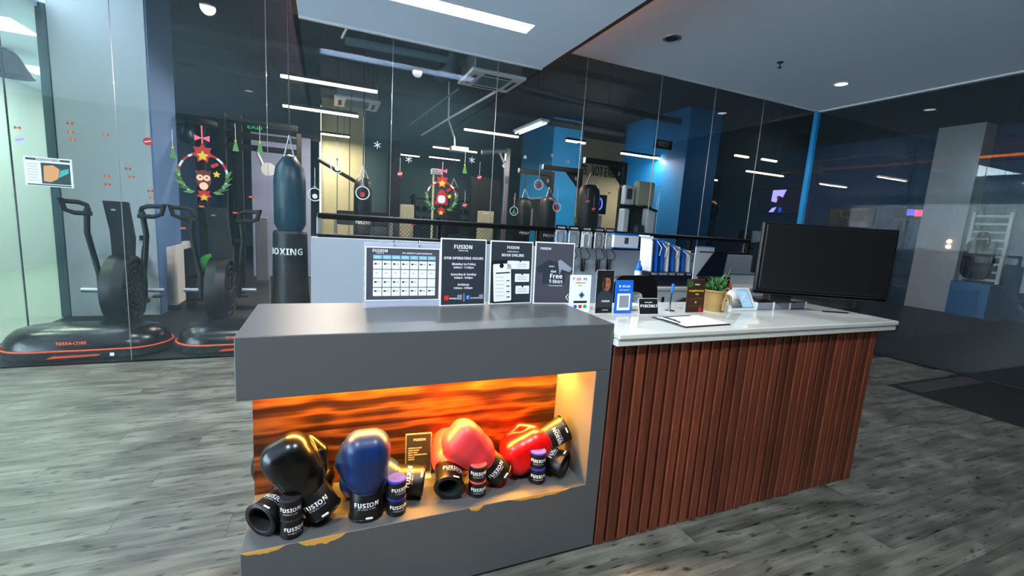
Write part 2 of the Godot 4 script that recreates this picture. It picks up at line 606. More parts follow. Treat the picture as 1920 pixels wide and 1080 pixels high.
func lobby_lamps():
	downlight(-2.35, -2.42, true, 5.0, "lit round downlight in the ceiling left of the dropped panel")
	downlight(5.04, -2.46, true, 3.0, "lit round downlight near the blue glass corner")
	downlight(2.25, -2.52, false, 0.0, "unlit dark round downlight beside the dropped panel")
	downlight(-2.5, 1.4, true, 13.0, "lit round downlight behind the viewer, mirrored in the left glass")
	downlight(-0.29, 1.3, true, 10.0, "lit round downlight behind the dropped panel, mirrored in the middle glass")
	downlight(4.56, 1.44, true, 1.5, "lit round downlight behind the viewer, mirrored beside the bright blue pillar")
	# slot in the dropped ceiling
	var t := thing("slot_light", "bright recessed light slot in the dropped ceiling", "light slot", Vector3(-0.33, H1, -2.5275))
	part("strip", M["lamp_slot"], t, Vector3(-0.90, 0.235, -0.085), Vector3(0.90, 0.25, 0.085), 0.002)
	area(Vector3(0, 0.225, 0), Vector3.DOWN, 1.8, 0.16, Color(0.92, 0.97, 1.0), 4.0, t)
	var s := new_st()
	lathe(s, [Vector2(0.0, 0.0), Vector2(0.06, 0.0), Vector2(0.062, 0.004)], 28)
	var d := thing("downlight", "lit round lamp hanging in the ceiling light slot", "downlight", Vector3(-0.129, H1, -2.475))
	obj("lens", s, M["lamp_white"], d)
	s = new_st()
	lathe(s, [Vector2(0.062, 0.002), Vector2(0.072, 0.002), Vector2(0.072, 0.24), Vector2(0.0, 0.24)], 28)
	obj("can", s, M["white_plastic"], d)
	spot(Vector3(0, -0.02, 0), Vector3.DOWN, Color(0.93, 0.97, 1.0), 9.0, 75.0, 0.06, d)
	# sprinkler
	var k := thing("sprinkler", "small dark fire sprinkler under the lobby ceiling", "sprinkler", Vector3(3.75, H2, -2.37))
	s = new_st()
	lathe(s, [Vector2(0.0, -0.010), Vector2(0.035, -0.008), Vector2(0.035, 0.0)], 16)
	obj("plate", s, M["dark_wall"], k)
	s = new_st()
	tube(s, [Vector3(0, -0.008, 0), Vector3(0, -0.06, 0)], 0.007)
	lathe(s, [Vector2(0.0, -0.066), Vector2(0.024, -0.064), Vector2(0.024, -0.06), Vector2(0.0, -0.058)], 14)
	obj("head", s, M["dark_wall"], k)

func glass_walls():
	var seams := [-5.18, -4.02, -2.855, -1.707, -0.55, 0.607, 1.764, 2.921, 3.88, 4.85, GX]
	var names := ["beside the evacuation plan", "in front of the first exercise bike", "in front of the second exercise bike", "left end of the low wall", "behind the schedule stand", "behind the dark posters", "above the hanging packs", "above the blue paper bags", "next to the wide screen", "meeting the blue corner post"]
	for i in seams.size() - 1:
		var x0: float = seams[i]
		var x1: float = seams[i + 1]
		var h := H1 if x0 > -1.5 and x1 < 1.2 else H2
		var w := struct("window_%d" % (i + 1), "tall clear glass wall pane, " + names[i], "glass pane")
		part("pane", M["glass"], w, Vector3(x0 + 0.002, 0.012, GZ - 0.006), Vector3(x1 - 0.002, h - 0.01, GZ + 0.006), 0.0)
		if i > 0:
			part("joint", M["silver"], w, Vector3(x0 - 0.0018, 0.012, GZ - 0.006), Vector3(x0 + 0.0018, h - 0.01, GZ + 0.0065), 0.0)
	var zs := [GZ, -2.05, -1.10, 0.0, 1.10, 2.4, 5.0]
	for i in zs.size() - 1:
		var w := struct("window_%d" % (i + 11), "clear glass pane of the right side wall, %s from the blue corner post" % ["first", "second", "third", "fourth", "fifth", "sixth"][i], "glass pane")
		part("pane", M["glass"], w, Vector3(GX - 0.006, 0.012, zs[i] + 0.002), Vector3(GX + 0.006, H2 - 0.01, zs[i + 1] - 0.002), 0.0)
	# channels
	sbox("trim_1", "white metal channel between ceiling and front glass", "trim", M["white_plastic"], Vector3(1.15, H2 - 0.018, GZ - 0.012), Vector3(GX, H2, GZ + 0.016))
	sbox("trim_2", "white metal channel between dropped ceiling and front glass", "trim", M["white_plastic"], Vector3(-1.43, H1 - 0.016, GZ - 0.012), Vector3(1.15, H1, GZ + 0.022))
	sbox("trim_3", "white metal channel between ceiling and side glass", "trim", M["white_plastic"], Vector3(GX - 0.016, H2 - 0.018, GZ), Vector3(GX + 0.012, H2, 5.0))
	sbox("trim_4", "black floor track of the front glass", "trim", M["black_metal"], Vector3(-5.18, 0.0, GZ - 0.02), Vector3(GX, 0.012, GZ + 0.02))
	sbox("trim_5", "black floor track of the side glass", "trim", M["black_metal"], Vector3(GX - 0.03, 0.0, GZ), Vector3(GX + 0.05, 0.012, 5.0))
	sbox("trim_6", "blue corner post where the glass walls meet", "trim", M["blue_bright"], Vector3(GX - 0.01, 0.0, GZ - 0.07), Vector3(GX + 0.06, H2, GZ + 0.0), 0.004)
	# entrance mat
	var mt := thing("door_mat", "black entrance mat with a grey strip before the side glass door", "mat", Vector3(5.33, 0.0, -0.35))
	part("border", M["black_matt"], mt, Vector3(-0.80, 0.0, -0.74), Vector3(0.72, 0.008, 1.25), 0.003)
	part("strip", mat("mat_grey", Color(0.20, 0.20, 0.21), 0.9), mt, Vector3(-0.72, 0.008, -0.68), Vector3(0.66, 0.012, -0.47), 0.001)
	part("pile", M["black_matt"], mt, Vector3(-0.74, 0.008, -0.43), Vector3(0.66, 0.014, 1.19), 0.003)
	var m2 := thing("floor_track", "black floor closer strip under the side glass", "floor track", Vector3(6.02, 0.0, -1.85))
	part("plate", M["black_matt"], m2, Vector3(-0.05, 0.0, -0.55), Vector3(0.035, 0.016, 0.35), 0.003)

func gym_shell():
	sbox("floor", "dark rubber gym floor behind the glass", "floor", M["rubber_floor"], Vector3(-4.15, -0.1, -17.2), Vector3(13.4, 0.0, GZ - 0.04))
	sbox("floor", "dark rubber gym floor beyond the side glass", "floor", M["rubber_floor"], Vector3(GX + 0.04, -0.007, GZ - 0.04), Vector3(13.4, 0.0, 5.0))
	sbox("ceiling", "dark exposed gym ceiling", "ceiling", M["ceiling_gym"], Vector3(-4.15, HG, -17.2), Vector3(13.5, HG + 0.1, 5.0))
	sbox("wall_far", "grey far wall of the gym", "wall", M["gray_wall"], Vector3(-4.15, 0, -17.3), Vector3(13.5, HG, -17.2))
	sbox("wall_right", "blue-grey right wall of the gym", "wall", M["teal_wall"], Vector3(13.4, 0, -17.2), Vector3(13.5, HG, 5.0))
	sbox("wall_divider", "pale wall between gym and corridor", "wall", M["teal_wall"], Vector3(-4.15, 0, -17.2), Vector3(-4.05, HG, -6.5))
	# pillars and wall pieces
	sbox("wall_pillar", "broad white pillar beside the corridor glass", "pillar", mat("pillar_white", Color(0.68, 0.72, 0.73), 0.75), Vector3(-4.10, 0, -6.45), Vector3(-3.20, HG, -5.45), 0.006)
	sbox("wall_blue_light", "blue light on the side of the white pillar, painted as a thin panel", "cladding", mat("pillar_blue_lit", Color(0.34, 0.50, 0.70), 0.7), Vector3(-3.20, 0, -6.45), Vector3(-3.185, HG, -5.46), 0.0)  # blue light falling on the pillar side, put into a coloured panel
	sbox("wall_low", "low white return wall behind the first exercise bike", "wall", M["white_wall"], Vector3(-3.30, 0, -7.1), Vector3(-3.18, 0.87, -5.75), 0.004)
	sbox("wall_lavender", "pale lavender wall behind the standing punch bag", "wall", M["lavender"], Vector3(-2.62, 0, -9.4), Vector3(-1.50, 3.0, -9.25), 0.004)
	sbox("wall_cream", "bright cream wall panel with tall joints", "wall", M["cream_wall"], Vector3(-1.30, 0, -12.1), Vector3(-0.18, HG, -12.0))
	sbox("trim_7", "black joint in the cream wall", "trim", M["dark_wall"], Vector3(-0.91, 0, -12.0), Vector3(-0.895, HG, -11.99))
	sbox("trim_8", "second black joint in the cream wall", "trim", M["dark_wall"], Vector3(-0.59, 0, -12.0), Vector3(-0.575, HG, -11.99))
	sbox("wall_grey", "grey wall piece right of the cream wall", "wall", M["gray_wall"], Vector3(-0.18, 0, -12.1), Vector3(0.45, HG, -12.02))
	sbox("wall_post", "dark square post right of the hanging punch bag", "post", M["black"], Vector3(0.45, 0, -12.2), Vector3(0.80, HG, -11.9), 0.004)
	sbox("wall_beige", "beige wall carrying painted capital letters", "wall", M["beige_wall"], Vector3(5.6, 0, -12.1), Vector3(9.4, HG, -12.0))
	sbox("wall_blue", "dark blue wall behind the big pillar", "wall", M["blue_deep"], Vector3(9.4, 0, -12.1), Vector3(13.4, HG, -12.0))
	sbox("wall_pillar", "bright blue painted pillar", "pillar", M["blue_bright"], Vector3(4.741, 0, -12.2), Vector3(5.70, HG, -10.0), 0.006)
	sbox("wall_pillar", "broad deep-teal blue pillar in the middle of the gym", "pillar", M["blue_paint"], Vector3(6.803, 0, -9.5), Vector3(7.825, HG, -7.0), 0.006)
	var t := struct("wall_lettering", "painted black capital letters on the beige wall", "lettering")
	var rl := txt("RESULTS, NOT EXCUSES", 0.34, M["black_print"], t, at(Vector3(7.52, 3.45, -11.996)), true, HORIZONTAL_ALIGNMENT_CENTER, 0.004)
	rl.scale = Vector3(0.52, 1.0, 1.0)

# ---------------------------------------------------------------- counters
const XL := -1.4536
const SH := 0.3366     # shelf height in the display niche

func display_counter():
	var t := thing("display_counter", "dark grey display counter with an open lit niche of boxing gear", "counter", Vector3.ZERO)
	part("top_box", M["gray"], t, Vector3(XL, 0.8846, -0.5485), Vector3(0, 1.10, 0), 0.003)
	part("plinth", M["gray"], t, Vector3(XL, 0.012, -0.5485), Vector3(0, SH, 0), 0.002)
	part("side_panel", M["gray"], t, Vector3(-0.0749, SH, -0.5485), Vector3(0, 0.8846, 0), 0.002)
	UVM = 2
	part("back_panel", M["walnut"], t, Vector3(XL - 0.0, SH, -0.358), Vector3(-0.0749, 0.8846, -0.338), 0.001)
	UVM = 0
	for x in [XL + 0.06, -0.06]:
		for z in [-0.48, -0.06]:
			var s := new_st()
			lathe(s, [Vector2(0.0, 0.0), Vector2(0.025, 0.0), Vector2(0.025, 0.012)], 16, at(Vector3(x, 0, z)))
			obj("foot", s, M["black"], t)
	# chipped laminate along the shelf edge
	var rng := RandomNumberGenerator.new()
	rng.seed = 3
	for c in [[-1.452, -1.315, 0.016], [-1.275, -1.115, 0.028], [-0.635, -0.575, 0.020], [-0.455, -0.155, 0.017]]:
		var poly := PackedVector2Array()
		var n := 12
		poly.append(Vector2(c[0], SH - 0.001))
		for i in range(1, n):
			var f := float(i) / n
			poly.append(Vector2(lerpf(c[0], c[1], f), SH - 0.003 - c[2] * pow(sin(PI * f), 0.6) * (0.65 + 0.35 * rng.randf())))
		poly.append(Vector2(c[1], SH - 0.001))
		var s := new_st()
		prism(s, poly, 0.001, at(Vector3(0, 0, 0.0004)))
		var o := obj("chipped_edge", s, M["tan_core"], t)
		o.set_meta("label", "bare tan core where the grey laminate broke off")
	# amber lamps under the top box
	var l := thing("niche_light", "amber light strip under the display counter top", "light strip", Vector3(-0.75, 0.8846, -0.30))
	part("strip", M["lamp_amber"], l, Vector3(-0.66, -0.006, -0.004), Vector3(0.66, -0.001, 0.004), 0.001)
	area(Vector3(0.0, -0.014, 0.0), Vector3(0, -1, 0.7), 1.3, 0.02, Color(1.0, 0.70, 0.28), 7.0, l)
	var p := thing("puck_light", "round amber puck lamp above the pink gloves", "lamp", Vector3(-0.60, 0.8846, -0.235))
	var s2 := new_st()
	lathe(s2, [Vector2(0.0, -0.012), Vector2(0.028, -0.012), Vector2(0.032, -0.004), Vector2(0.032, 0.0)], 20)
	obj("lens", s2, M["lamp_amber"], p)
	spot(Vector3(0, -0.02, 0), Vector3(0.0, -1, -0.35), Color(1.0, 0.62, 0.19), 0.7, 70.0, 0.025, p)
	var p2 := thing("puck_light", "round amber puck lamp above the red gloves", "lamp", Vector3(-0.20, 0.8846, -0.27))
	var s3 := new_st()
	lathe(s3, [Vector2(0.0, -0.012), Vector2(0.028, -0.012), Vector2(0.032, -0.004), Vector2(0.032, 0.0)], 20)
	obj("lens", s3, M["lamp_amber"], p2)
	spot(Vector3(0, -0.02, 0), Vector3(0.25, -1, 0.1), Color(1.0, 0.68, 0.22), 0.9, 70.0, 0.025, p2)

func reception_counter():
	var t := thing("reception_counter", "reception counter clad in upright reddish brown wooden slats", "counter", Vector3.ZERO)
	part("backing", M["slat_back"], t, Vector3(0.003, 0.0, -0.50), Vector3(1.985, 1.0, -0.026), 0.0)
	var n := 30
	var pitch := 1.985 / n
	var sm: Array = []
	for k in 2:
		var st := new_st()
		cbox(st, Vector3(0, 0.5, -0.013), Vector3(pitch * [0.78, 0.72][k], 1.0, 0.026), 0.003)
		st.generate_normals()
		sm.append(st.commit())
	var rng := RandomNumberGenerator.new()
	rng.seed = 8
	for i in n:
		var o := inst("slat", sm[rng.randi_range(0, 1)], M["slat%d" % rng.randi_range(0, 4)], t)
		o.position = Vector3(0.004 + pitch * (i + 0.5), 0, 0)
	part("bracket", M["white_plastic"], t, Vector3(1.985, 0.955, -0.14), Vector3(2.055, 1.0, -0.05), 0.002)
	var w := thing("worktop", "glossy white stone worktop on the slatted counter", "worktop", Vector3(1.05, 1.0, -0.30))
	part("slab", M["white_top"], w, Vector3(-1.047, 0.032, -0.36), Vector3(1.0715, 0.0602, 0.336), 0.006)
	part("lower_edge", M["white_top"], w, Vector3(-1.047, 0.0, -0.35), Vector3(1.062, 0.0315, 0.328), 0.004)

# ---------------------------------------------------------------- boxing goods
func smin(a: float, b: float, k: float) -> float:
	var h := maxf(k - absf(a - b), 0.0) / k
	return minf(a, b) - h * h * k * 0.25

func cap(p: Vector3, a: Vector3, b: Vector3, ra: float, rb: float) -> float:
	var ba := b - a
	var h := clampf((p - a).dot(ba) / ba.length_squared(), 0.0, 1.0)
	return (p - a - ba * h).length() - lerpf(ra, rb, h)

func rbx(p: Vector3, c: Vector3, h: Vector3, r: float) -> float:
	var q := (p - c).abs() - h
	return q.max(Vector3.ZERO).length() + minf(maxf(q.x, maxf(q.y, q.z)), 0.0) - r

func glove_field(p: Vector3) -> float:
	var d := rbx(p, Vector3(0, 0.225, 0.002), Vector3(0.022, 0.052, 0.004), 0.060)
	d = smin(d, rbx(p, Vector3(0, 0.262, 0.008), Vector3(0.022, 0.012, 0.010), 0.060), 0.03)
	d = smin(d, rbx(p, Vector3(0.0, 0.262, -0.040), Vector3(0.035, 0.025, 0.006), 0.036), 0.02)
	d = smin(d, cap(p, Vector3(0, 0.10, 0), Vector3(0, 0.19, 0), 0.053, 0.062), 0.03)
	var t := cap(p, Vector3(0.058, 0.150, -0.020), Vector3(0.088, 0.205, -0.038), 0.030, 0.031)
	t = minf(t, cap(p, Vector3(0.088, 0.205, -0.038), Vector3(0.074, 0.258, -0.058), 0.031, 0.025))
	return smin(d, t, 0.012)

# surface nets of a field
func nets(f: Callable, lo: Vector3, hi: Vector3, cell: float) -> ArrayMesh:
	var n := Vector3i(((hi - lo) / cell).ceil()) + Vector3i.ONE
	var v := PackedFloat32Array()
	v.resize(n.x * n.y * n.z)
	var sx := 1
	var sy := n.x
	var sz := n.x * n.y
	for z in n.z:
		for y in n.y:
			for x in n.x:
				v[x + y * sy + z * sz] = f.call(lo + Vector3(x, y, z) * cell)
	var id := {}
	var pos := PackedVector3Array()
	for z in n.z - 1:
		for y in n.y - 1:
			for x in n.x - 1:
				var b := x + y * sy + z * sz
				var m := 0
				var c := [v[b], v[b + 1], v[b + sy], v[b + sy + 1], v[b + sz], v[b + sz + 1], v[b + sz + sy], v[b + sz + sy + 1]]
				for k in 8:
					if c[k] < 0.0: m |= 1 << k
				if m == 0 or m == 255: continue
				var s := Vector3.ZERO
				var cnt := 0
				for e in [[0, 1], [2, 3], [4, 5], [6, 7], [0, 2], [1, 3], [4, 6], [5, 7], [0, 4], [1, 5], [2, 6], [3, 7]]:
					var a: float = c[e[0]]
					var d: float = c[e[1]]
					if (a < 0.0) != (d < 0.0):
						var u := a / (a - d)
						var p0 := Vector3(e[0] & 1, (e[0] >> 1) & 1, (e[0] >> 2) & 1)
						var p1 := Vector3(e[1] & 1, (e[1] >> 1) & 1, (e[1] >> 2) & 1)
						s += p0.lerp(p1, u)
						cnt += 1
				id[b] = pos.size()
				pos.append(lo + (Vector3(x, y, z) + s / cnt) * cell)
	var nor := PackedVector3Array()
	for p in pos:
		var e := cell * 0.5
		nor.append(Vector3(f.call(p + Vector3(e, 0, 0)) - f.call(p - Vector3(e, 0, 0)), f.call(p + Vector3(0, e, 0)) - f.call(p - Vector3(0, e, 0)), f.call(p + Vector3(0, 0, e)) - f.call(p - Vector3(0, 0, e))).normalized())
	var idx := PackedInt32Array()
	var steps := [sx, sy, sz]
	for b in id:
		var z: int = b / sz
		var y: int = (b - z * sz) / sy
		var x: int = b - z * sz - y * sy
		for ax in 3:
			var s1: int = steps[(ax + 1) % 3]
			var s2: int = steps[(ax + 2) % 3]
			if (v[b] < 0.0) == (v[b + steps[ax]] < 0.0): continue
			if not (id.has(b - s1) and id.has(b - s2) and id.has(b - s1 - s2)): continue
			var q: Array[int] = [id[b], id[b - s1], id[b - s1 - s2], id[b - s2]]
			for tr in [[0, 1, 2], [0, 2, 3]]:
				var A := pos[q[tr[0]]]
				var B := pos[q[tr[1]]]
				var C := pos[q[tr[2]]]
				if (A - C).cross(A - B).dot(nor[q[0]]) >= 0.0: idx.append_array([q[tr[0]], q[tr[1]], q[tr[2]]])
				else: idx.append_array([q[tr[0]], q[tr[2]], q[tr[1]]])
	var arr := []
	arr.resize(Mesh.ARRAY_MAX)
	arr[Mesh.ARRAY_VERTEX] = pos
	arr[Mesh.ARRAY_NORMAL] = nor
	arr[Mesh.ARRAY_INDEX] = idx
	var mesh := ArrayMesh.new()
	mesh.add_surface_from_arrays(Mesh.PRIMITIVE_TRIANGLES, arr)
	return mesh

var fist_mesh := {}

func glove(label: String, m: Material, cuff_end: Vector3, along: Vector3, face: Vector3, side := 1.0, group := ""):
	if not fist_mesh.has(side):
		fist_mesh[side] = nets(func(p): return glove_field(Vector3(p.x * side, p.y, p.z)), Vector3(-0.13, 0.085, -0.10), Vector3(0.13, 0.345, 0.10), 0.0065)
	var t := thing("boxing_glove", label, "boxing glove", cuff_end, 0.0, group)
	var y := along.normalized()
	var z := (face - y * face.dot(y)).normalized()
	t.basis = Basis(y.cross(z), y, z)
	var fi := inst("fist", fist_mesh[side], m, t)
	var st := new_st()
	lathe(st, [Vector2(0.046, 0.004), Vector2(0.056, 0.0), Vector2(0.060, 0.006), Vector2(0.059, 0.02), Vector2(0.057, 0.112), Vector2(0.050, 0.122)], 36, Transform3D.IDENTITY, false, 1.06, 0.94)
	var cu := obj("cuff", st, M["sleeve"], t)
	st = new_st()
	lathe(st, [Vector2(0.030, 0.085), Vector2(0.038, 0.06), Vector2(0.046, 0.005)], 28, Transform3D.IDENTITY, false, 1.06, 0.94)
	lathe(st, [Vector2(0.030, 0.084), Vector2(0.0, 0.088)], 28, Transform3D.IDENTITY, false, 1.06, 0.94)
	obj("lining", st, M["black_matt"], cu)
	# piping round both ends of the cuff
	for e in [[0.1165, 0.0575], [0.006, 0.0600]]:
		var pts: Array = []
		for k in 28: pts.append(Vector3(cos(TAU * k / 28) * e[1] * 1.06, e[0], sin(TAU * k / 28) * e[1] * 0.94))
		st = new_st()
		tube(st, pts, 0.0035, 6, true)
		obj("piping", st, M["black_gloss"], cu)
	bent("FUSION", 0.0185, M["white_print"], cu, 0.0618, 0.0555, 0.066)
	bent("F I T N E S S   C L U B", 0.0048, M["white_print"], cu, 0.0618, 0.0555, 0.050, 0.0, false)
	# strap tag
	st = new_st()
	cbox(st, Vector3(0.010, 0.014, 0.0565), Vector3(0.026, 0.007, 0.002), 0.0006)
	obj("tag", st, M["white_print"], cu)
	# lace seam at the palm
	st = new_st()
	for k in 4: tube(st, [Vector3(-0.018, 0.135 + 0.022 * k, -0.064), Vector3(0.018, 0.143 + 0.022 * k, -0.064)], 0.003, 5)
	obj("lacing", st, M["black_gloss"], fi)
	return t

func hand_wrap(label: String, m: Material, pos: Vector3, turn: float):
	var t := thing("hand_wrap", label, "hand wrap", pos, turn, "rolled hand wraps in the display niche")
	var st := new_st()
	lathe(st, [Vector2(0.0, 0.0), Vector2(0.035, 0.0), Vector2(0.0375, 0.003), Vector2(0.0375, 0.071), Vector2(0.034, 0.075), Vector2(0.0, 0.0735)], 30)
	obj("roll", st, m, t)
	st = new_st()
	lathe(st, [Vector2(0.0376, 0.004), Vector2(0.0385, 0.004), Vector2(0.0385, 0.066), Vector2(0.0376, 0.066)], 30)
	var sl := obj("sleeve", st, M["sleeve"], t)
	var sp: Array = []
	for k in 40: sp.append(Vector3(cos(k * 0.5), 0, sin(k * 0.5)) * (0.004 + 0.0007 * k) + Vector3(0, 0.0742, 0))
	st = new_st()
	tube(st, sp, 0.0007, 4)
	obj("spiral_edge", st, m, t)
	bent("FUSION", 0.0150, M["white_print"], sl, 0.0386, 0.0386, 0.040)
	bent("F I T N E S S  C L U B", 0.0038, M["white_print"], sl, 0.0386, 0.0386, 0.024, 0.0, false)

func niche_goods():
	var bk: Material = M["glove_black"]
	var bl: Material = M["glove_blue"]
	var pk: Material = M["glove_pink"]
	var rd: Material = M["glove_red"]
	glove("black boxing glove leaning upright on its mate", bk, Vector3(-1.185, 0.373, -0.095), Vector3(-0.13, 0.235, -0.035), Vector3(-0.05, 0.15, 1), 1.0)
	glove("black boxing glove lying with its cuff opening forwards", bk, Vector3(-1.405, SH + 0.060, -0.075), Vector3(0.62, 0.02, -0.78), Vector3(0.1, 1.0, 0.25), -1.0)
	glove("blue boxing glove standing upright on its cuff", bl, Vector3(-1.036, SH + 0.002, -0.085), Vector3(0.0, 1, -0.06), Vector3(-0.05, 0, 1), -1.0)
	glove("blue boxing glove lying behind the upright blue one", bl, Vector3(-0.795, SH + 0.062, -0.145), Vector3(-1, 0.10, -0.28), Vector3(-0.1, 0.75, 0.65), 1.0)
	glove("pink boxing glove leaning across the other pink glove", pk, Vector3(-0.445, 0.378, -0.13), Vector3(-0.22, 0.215, -0.02), Vector3(0.05, 0.15, 1), -1.0)
	glove("pink boxing glove underneath with its cuff opening forwards", pk, Vector3(-0.705, SH + 0.058, -0.065), Vector3(0.20, 0.16, -0.80), Vector3(0.25, 1.0, 0.3), 1.0)
	glove("red boxing glove with its cuff raised to the right", rd, Vector3(-0.105, 0.545, -0.165), Vector3(-0.30, -0.14, -0.02), Vector3(0.0, 0.25, 1), 1.0)
	glove("red boxing glove underneath with its black cuff opening rightwards", rd, Vector3(-0.135, SH + 0.062, -0.085), Vector3(-0.50, 0.03, -0.62), Vector3(0.0, 1.0, 0.2), -1.0)
	glove("black boxing glove behind the wooden panel of the niche", M["glove_black"], Vector3(-1.135, SH + 0.062, -0.455), Vector3(-1, 0.02, 0.0), Vector3(0.0, 1.0, 0.2), -1.0)
	var y := SH
	var h := 0.0752
	hand_wrap("black rolled hand wrap, lower of its pair", M["wrap_black"], Vector3(-1.298, y, -0.056), 0.35)
	hand_wrap("black rolled hand wrap, upper of its pair", M["wrap_black"], Vector3(-1.300, y + h, -0.058), 0.0)
	hand_wrap("blue rolled hand wrap beside the blue glove, lower of its pair", M["wrap_blue"], Vector3(-0.922, y, -0.068), 0.15)
	hand_wrap("blue rolled hand wrap beside the blue glove, upper of its pair", M["wrap_blue"], Vector3(-0.924, y + h, -0.066), 0.35)
	hand_wrap("pink rolled hand wrap, lower of its pair", M["wrap_pink"], Vector3(-0.575, y, -0.084), -0.1)
	hand_wrap("pink rolled hand wrap, upper of its pair", M["wrap_pink"], Vector3(-0.578, y + h, -0.082), -0.2)
	hand_wrap("blue rolled hand wrap before the red gloves, lower of its pair", M["wrap_blue"], Vector3(-0.278, y, -0.098), -0.3)
	hand_wrap("blue rolled hand wrap before the red gloves, upper of its pair", M["wrap_blue"], Vector3(-0.280, y + h, -0.100), -0.35)
	# small card in a clear stand
	var t := thing("price_card", "small dark card in a clear stand between blue and pink gloves", "card stand", Vector3(-0.792, SH, -0.295), -0.12)
	var lean := at(Vector3(0, 0.098, -0.012), 0, -0.12, 0)
	var st := new_st()
	cbox(st, lean * Vector3(0, 0, 0), Vector3(0.118, 0.195, 0.004), 0.001, lean.basis)
	obj("stand", st, M["acrylic"], t)
	st = new_st()
	cbox(st, Vector3(0, 0.0015, 0.01), Vector3(0.118, 0.003, 0.05), 0.001)
	obj("base", st, M["acrylic"], t)
	st = new_st()
	cbox(st, lean * Vector3(0, 0.004, 0.0025), Vector3(0.108, 0.175, 0.0008), 0.0, lean.basis)
	var cd := obj("card", st, M["slate_print"], t)
	txt("FUSION", 0.011, M["white_print"], cd, lean * at(Vector3(0.004, 0.068, 0.003)))
	for k in 6: txt(["BOXING GLOVES", "HAND WRAPS", "BODY SHOP", "SMALL MEDIUM LARGE", "PAIR OF", "FUSION"][k], 0.0055, M["white_print"], cd, lean * at(Vector3(-0.046, 0.030 - 0.0105 * k, 0.003)), true, HORIZONTAL_ALIGNMENT_LEFT)

# ---------------------------------------------------------------- things on the counters
# a leaning framed print: node at its foot; returns [node, plane transform]
func stand_print(called: String, label: String, category: String, pos: Vector3, yaw: float, lean: float, w: float, h: float, border: float, frame: Material, face: Material) -> Array:
	var t := thing(called, label, category, pos, yaw)
	var b := Basis.from_euler(Vector3(-lean, 0, 0))
	var xf := Transform3D(b, b * Vector3(0, h * 0.5, 0) + Vector3(0, 0.001, 0))
	var st := new_st()
	cbox(st, xf.origin, Vector3(w, h, 0.004), 0.001, b)
	obj("frame", st, frame, t)
	st = new_st()
	cbox(st, xf * Vector3(0, 0, 0.0023), Vector3(w - 2 * border, h - 2 * border, 0.0008), 0.0, b)
	var pr := obj("print", st, face, t)
	st = new_st()
	prism(st, PackedVector2Array([Vector2(0, 0.0), Vector2(0, h * 0.7), Vector2(-h * 0.45, 0.0)]), 0.003, Transform3D(Basis(Vector3(0, 0, 1), Vector3(0, 1, 0), Vector3(-1, 0, 0)), Vector3(0, 0.0, -0.004 - h * 0.02)))
	obj("strut", st, M["acrylic"], t)
	return [pr, xf * Transform3D(Basis.IDENTITY, Vector3(0, 0, 0.003)), t]

func patch(called: String, t: Node, xf: Transform3D, c: Vector2, w: float, h: float, m: Material, r := 0.0, lift := 0.0003, roll := 0.0):
	var st := new_st()
	var x2 := xf * Transform3D(Basis.from_euler(Vector3(0, 0, roll)), Vector3(c.x, c.y, lift))
	if r > 0.0: prism(st, rr(w, h, r), 0.0005, x2)
	else: cbox(st, x2.origin, Vector3(w, h, 0.0005), 0.0, x2.basis)
	return obj(called, st, m, t)

func shape(called: String, t: Node, xf: Transform3D, poly: PackedVector2Array, m: Material, lift := 0.0004):
	var st := new_st()
	prism(st, poly, 0.0005, xf * Transform3D(Basis.IDENTITY, Vector3(0, 0, lift)))
	return obj(called, st, m, t)

